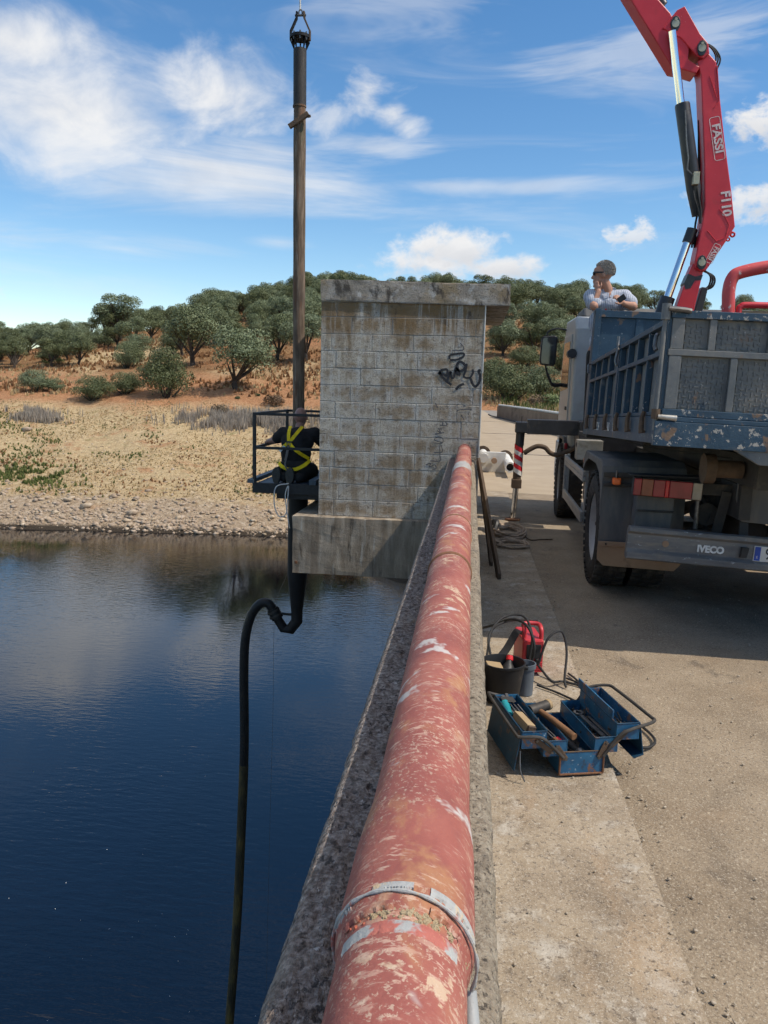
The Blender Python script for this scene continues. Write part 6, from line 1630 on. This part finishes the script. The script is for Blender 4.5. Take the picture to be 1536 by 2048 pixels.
for k in range(240):
    a, c = rr.choice(((-.22, .145), (-.12, .105), (.11, .11), (.20, .165), (0, .02), (0.03, .03)))
    x, y = a + rr.uniform(-.04, .04), rr.uniform(.03, Lb - .03); q = rr.uniform(0, 6); l = rr.uniform(.02, .06)
    mb.bar((x, y, c + rr.uniform(0, .02)), (x + l * .4 * math.cos(q), y + l * math.sin(q), c + rr.uniform(0, .03)), rr.uniform(.004, .012), rr.uniform(.004, .010))
mb.v = [tuple(BM @ V3(v)) for v in mb.v]
tag(mb.build('small_tools', 'tool_iron'), 'jumble of small dark tools and bits in the toolbox trays', 'tools', None, 'stuff')

# ---- bucket with a red-capped bottle
BK = empty('bucket', (.235, 3.97, SZ), 0, 'black rubber bucket against the parapet behind the toolbox', 'bucket')
mb = MB().lathe([(0, 0), (0, .085), (.20, .112), (.205, .118), (.215, .118), (.215, .110), (.20, .106), (.012, .080), (.012, 0)], 'z', (0, 0, 0), 32)
mb.build('shell', 'bucket', BK, 0, True)
for s in (-1, 1): MB().cyl((s * .108, 0, .185), (s * .128, 0, .185), .012, n=10).build('lug', 'bucket', BK, 0, True)
bt = empty('bottle', (.255, 4.0, SZ + .10), 0, 'dark bottle with red cap inside the black bucket', 'bottle')
bt.rotation_euler = (rad(-35), rad(10), 0)
MB().lathe([(0, 0), (0, .035), (.07, .035), (.095, .018), (.11, .016)], 'z', (0, 0, 0), 18).build('flask', 'black_plastic', bt, 0, True)
MB().cyl((0, 0, .108), (0, 0, .135), .020, n=14).build('cap', 'cap_red', bt, .003)
o = MB().box((-.045, -.05, -.006), (.045, .05, .006)).build('rag', 'brush_wood', None, .004); o.location = (.195, 3.985, SZ + .17); o.rotation_euler = (.3, .2, .4)
tag(o, 'crumpled tan rag on the bucket rim', 'rag')
o = MB().tube([(.365, 4.03, SZ + .042), (.375, 3.90, SZ + .042)], [.044, .044], 22).build('grey_tube', 'tube_grey', None, .004, True)
o2 = empty('dust_pot', (.362, 4.08, SZ), 0, 'grey-blue plastic pot standing beside the bucket', 'pot')
COL.objects.unlink(o); bpy.data.objects.remove(o)
MB().lathe([(0, 0), (0, .044), (.15, .048), (.15, .055), (.175, .055), (.175, .048), (.15, .042)], 'z', (0, 0, 0), 24).build('shell', 'tube_grey', o2, 0, True)
# ---- welding inverter
WD = empty('welder', (.425, 4.38, SZ), rad(8), 'red portable welding inverter with black cables on the pavement', 'welder')
MB().box((-.062, 0, .01), (.062, .26, .21)).build('case', 'welder_red', WD, .012)
MB().box((-.058, -.008, .085), (.058, .0, .205)).build('front_frame', 'welder_red', WD, .006)
MB().box((-.042, -.013, .10), (.042, -.009, .185)).build('control_panel', 'black_plastic', WD, .003)
for k in range(6): MB().box((-.055, -.012, .018 + k * .0105), (.055, -.002, .0245 + k * .0105)).build('vent_slat', 'welder_red', WD, .001)
MB().tube(spline([(-.05, .03, .205), (-.05, .04, .26), (-.04, .09, .28), (.04, .09, .28), (.05, .04, .26), (.05, .03, .205)], 5), .013, 10).build('handle', 'welder_red', WD, 0, True)
for x in (-.028, .022): MB().cyl((x, -.005, .088), (x, -.035, .086), .013, n=12).build('socket', 'rubber', WD, 0, True)
MB().cyl((0, -.012, .155), (0, -.028, .155), .013, n=14).build('dial', 'rubber', WD, 0, True)
straps_ = MB(); straps(straps_, [(-.055, .06, .22), (-.09, .04, .25), (-.16, -.02, .16), (-.24, -.10, .10)], .05, .006, up=(0, 0, 1)); straps_.build('shoulder_strap', 'black_plastic', WD)
def cable(name, label, pts, r, mat='rubber', cat='cable'):
    return tag(MB().tube(spline(pts, 8), r, 8).build(name, mat, None, 0, True), label, cat)
cable('cable', 'black cable looping high from the parapet over the welder', [(.11, 5.0, .09), (.20, 4.75, .20), (.30, 4.50, .32), (.38, 4.35, .33), (.42, 4.28, .24), (.41, 4.30, .12)], .008)
cable('cable', 'second black cable arching into the bucket', [(.17, 4.12, .22), (.16, 4.22, .30), (.24, 4.42, .35), (.36, 4.45, .36), (.41, 4.36, .28), (.40, 4.33, .12)], .007)
cable('cable', 'low black cable curving behind the welder', [(.15, 4.15, .20), (.19, 4.45, .27), (.32, 4.62, .28), (.47, 4.68, .27)], .007)
cable('cable', 'single cable arching right of the welder onto the pavement', [(.45, 4.30, .12), (.50, 4.33, .27), (.58, 4.38, .30), (.61, 4.34, .20), (.595, 4.24, .07), (.60, 4.20, .035)], .007)
cable('cable', 'long black cable snaking from the welder past the toolbox', [(.45, 4.33, .11), (.52, 4.22, .06), (.60, 4.28, .036), (.72, 4.20, .036), (.82, 4.05, .02), (.90, 3.88, .012), (.96, 3.66, .012), (.90, 3.55, .012), (.80, 3.57, .012)], .007)
cable('cable', 'thin black cable lying nearest the toolbox', [(.44, 4.20, .036), (.55, 4.10, .036), (.66, 3.96, .036), (.72, 3.86, .036), (.78, 3.90, .012), (.76, 4.0, .012), (.68, 4.30, .036), (.64, 4.42, .036)], .006)
cable('cable', 'twisted black cable crossing the pavement joint', [(.62, 4.34, .036), (.70, 4.24, .036), (.74, 4.10, .012), (.80, 3.96, .012), (.90, 3.92, .012)], .006)
cl_ = empty('clamp', (.81, 3.70, .01), 0, 'steel earth clamp with red mark beside the toolbox', 'clamp')
MB().bar((-.05, 0, .01), (.06, -.04, .015), .03, .012).build('jaw', 'tool_steel', cl_, .003); MB().bar((-.03, .02, .03), (-.02, -.01, .045), .016, .016).build('grip', 'cap_red', cl_, .003)
# ---- ropes
def rope(label, cx, cy, rx, ry, turns, seed, tail=None):
    rr = random.Random(seed); P = []
    for k in range(turns * 14):
        a = 2 * PI * k / 14; s = .55 + .45 * rr.random() if k % 5 == 0 else None
        if s: cur = s
        P.append((cx + rx * cur * math.cos(a) + rr.gauss(0, rx * .06), cy + ry * cur * math.sin(a) + rr.gauss(0, ry * .06), SZ + .012 + .008 * (k // 14) * rr.uniform(.5, 1)))
    if tail: P += tail
    return tag(MB().tube(spline(P, 3), .012, 6).build('rope', 'rope_tan', None, 0, True), label, 'rope')
rope('heaped coil of tan rope at the outrigger foot', .50, 9.05, .22, .42, 7, 4, [(.60, 8.7, SZ + .01), (.50, 8.55, SZ + .01), (.55, 8.45, SZ + .01)])
rope('flat loose coil of tan rope nearer the camera', .50, 8.28, .20, .24, 4, 9)
cable('cord', 'short dark cord trailing from the rope onto the road', [(.66, 9.0, .03), (.74, 8.75, .012), (.86, 8.8, .012), (1.0, 8.85, .012)], .008, 'plank', 'cord')
o = MB().tube(spline([(.28, 9.2, .10), (.36, 9.0, .16), (.33, 8.9, .05)], 6), .035, 8).build('glove', 'black_plastic', None, 0, True)
tag(o, 'dark rubber sleeve lying beside the rope heap', 'sleeve')
# ---- planks leaning on the parapet
for k, (b, t, w, lab) in enumerate((((.318, 6.72, SZ), (.112, 8.55, .90), .10, 'long dark plank leaning on the parapet, nearer of two'), ((.262, 7.25, SZ), (.110, 8.75, .88), .07, 'shorter dark plank leaning on the parapet, farther of two'))):
    tag(MB().bar(b, t, .028, w, up=(0, 0, 1)).build('plank', 'plank', None, .003), lab, 'plank')
# ---- white flanged pipe piece on the far pavement
WP = empty('pipe_stand', (.55, 15.6, .022), 0, 'white welded pipe piece with side pipes lying on the pavement', 'pipe')
MB().box((-.28, .55, 0), (.22, .62, .42)).build('plate', 'white_paint', WP, .01)
MB().cyl((-.02, .53, .25), (-.02, .40, .25), .06, n=16).build('stub', 'flap_tan', WP, 0, True)
mb = MB().lathe([(1.9, .075), (1.9, .105), (-.38, .105), (-.38, .075), (1.9, .075)], 'y', (.27, 0, .20), 24); mb.build('side_pipe', 'white_paint', WP, 0, True)
MB().lathe([(-.30, .070), (-.29, 0)], 'y', (.27, 0, .20), 24).build('bore', 'black_steel', WP)
mb = MB().lathe([(1.6, 0), (1.6, .10), (.4, .10), (.4, 0)], 'y', (-.24, 0, .30), 20); mb.build('side_pipe', 'white_paint', WP, 0, True)
for x, z, y in ((.27, .20, 1.9), (-.24, .30, 1.62)): MB().cyl((x, y, z), (x, y + .04, z), .17, n=22).build('flange', 'rust_brown', WP, 0, True)
# twig on the road
o = MB().tube([(1.52, 2.28, .012), (1.56, 2.20, .02), (1.60, 2.16, .014)], .004, 5).build('twig', 'plank', None); tag(o, 'short dark twig on the road at the photo edge', 'twig')
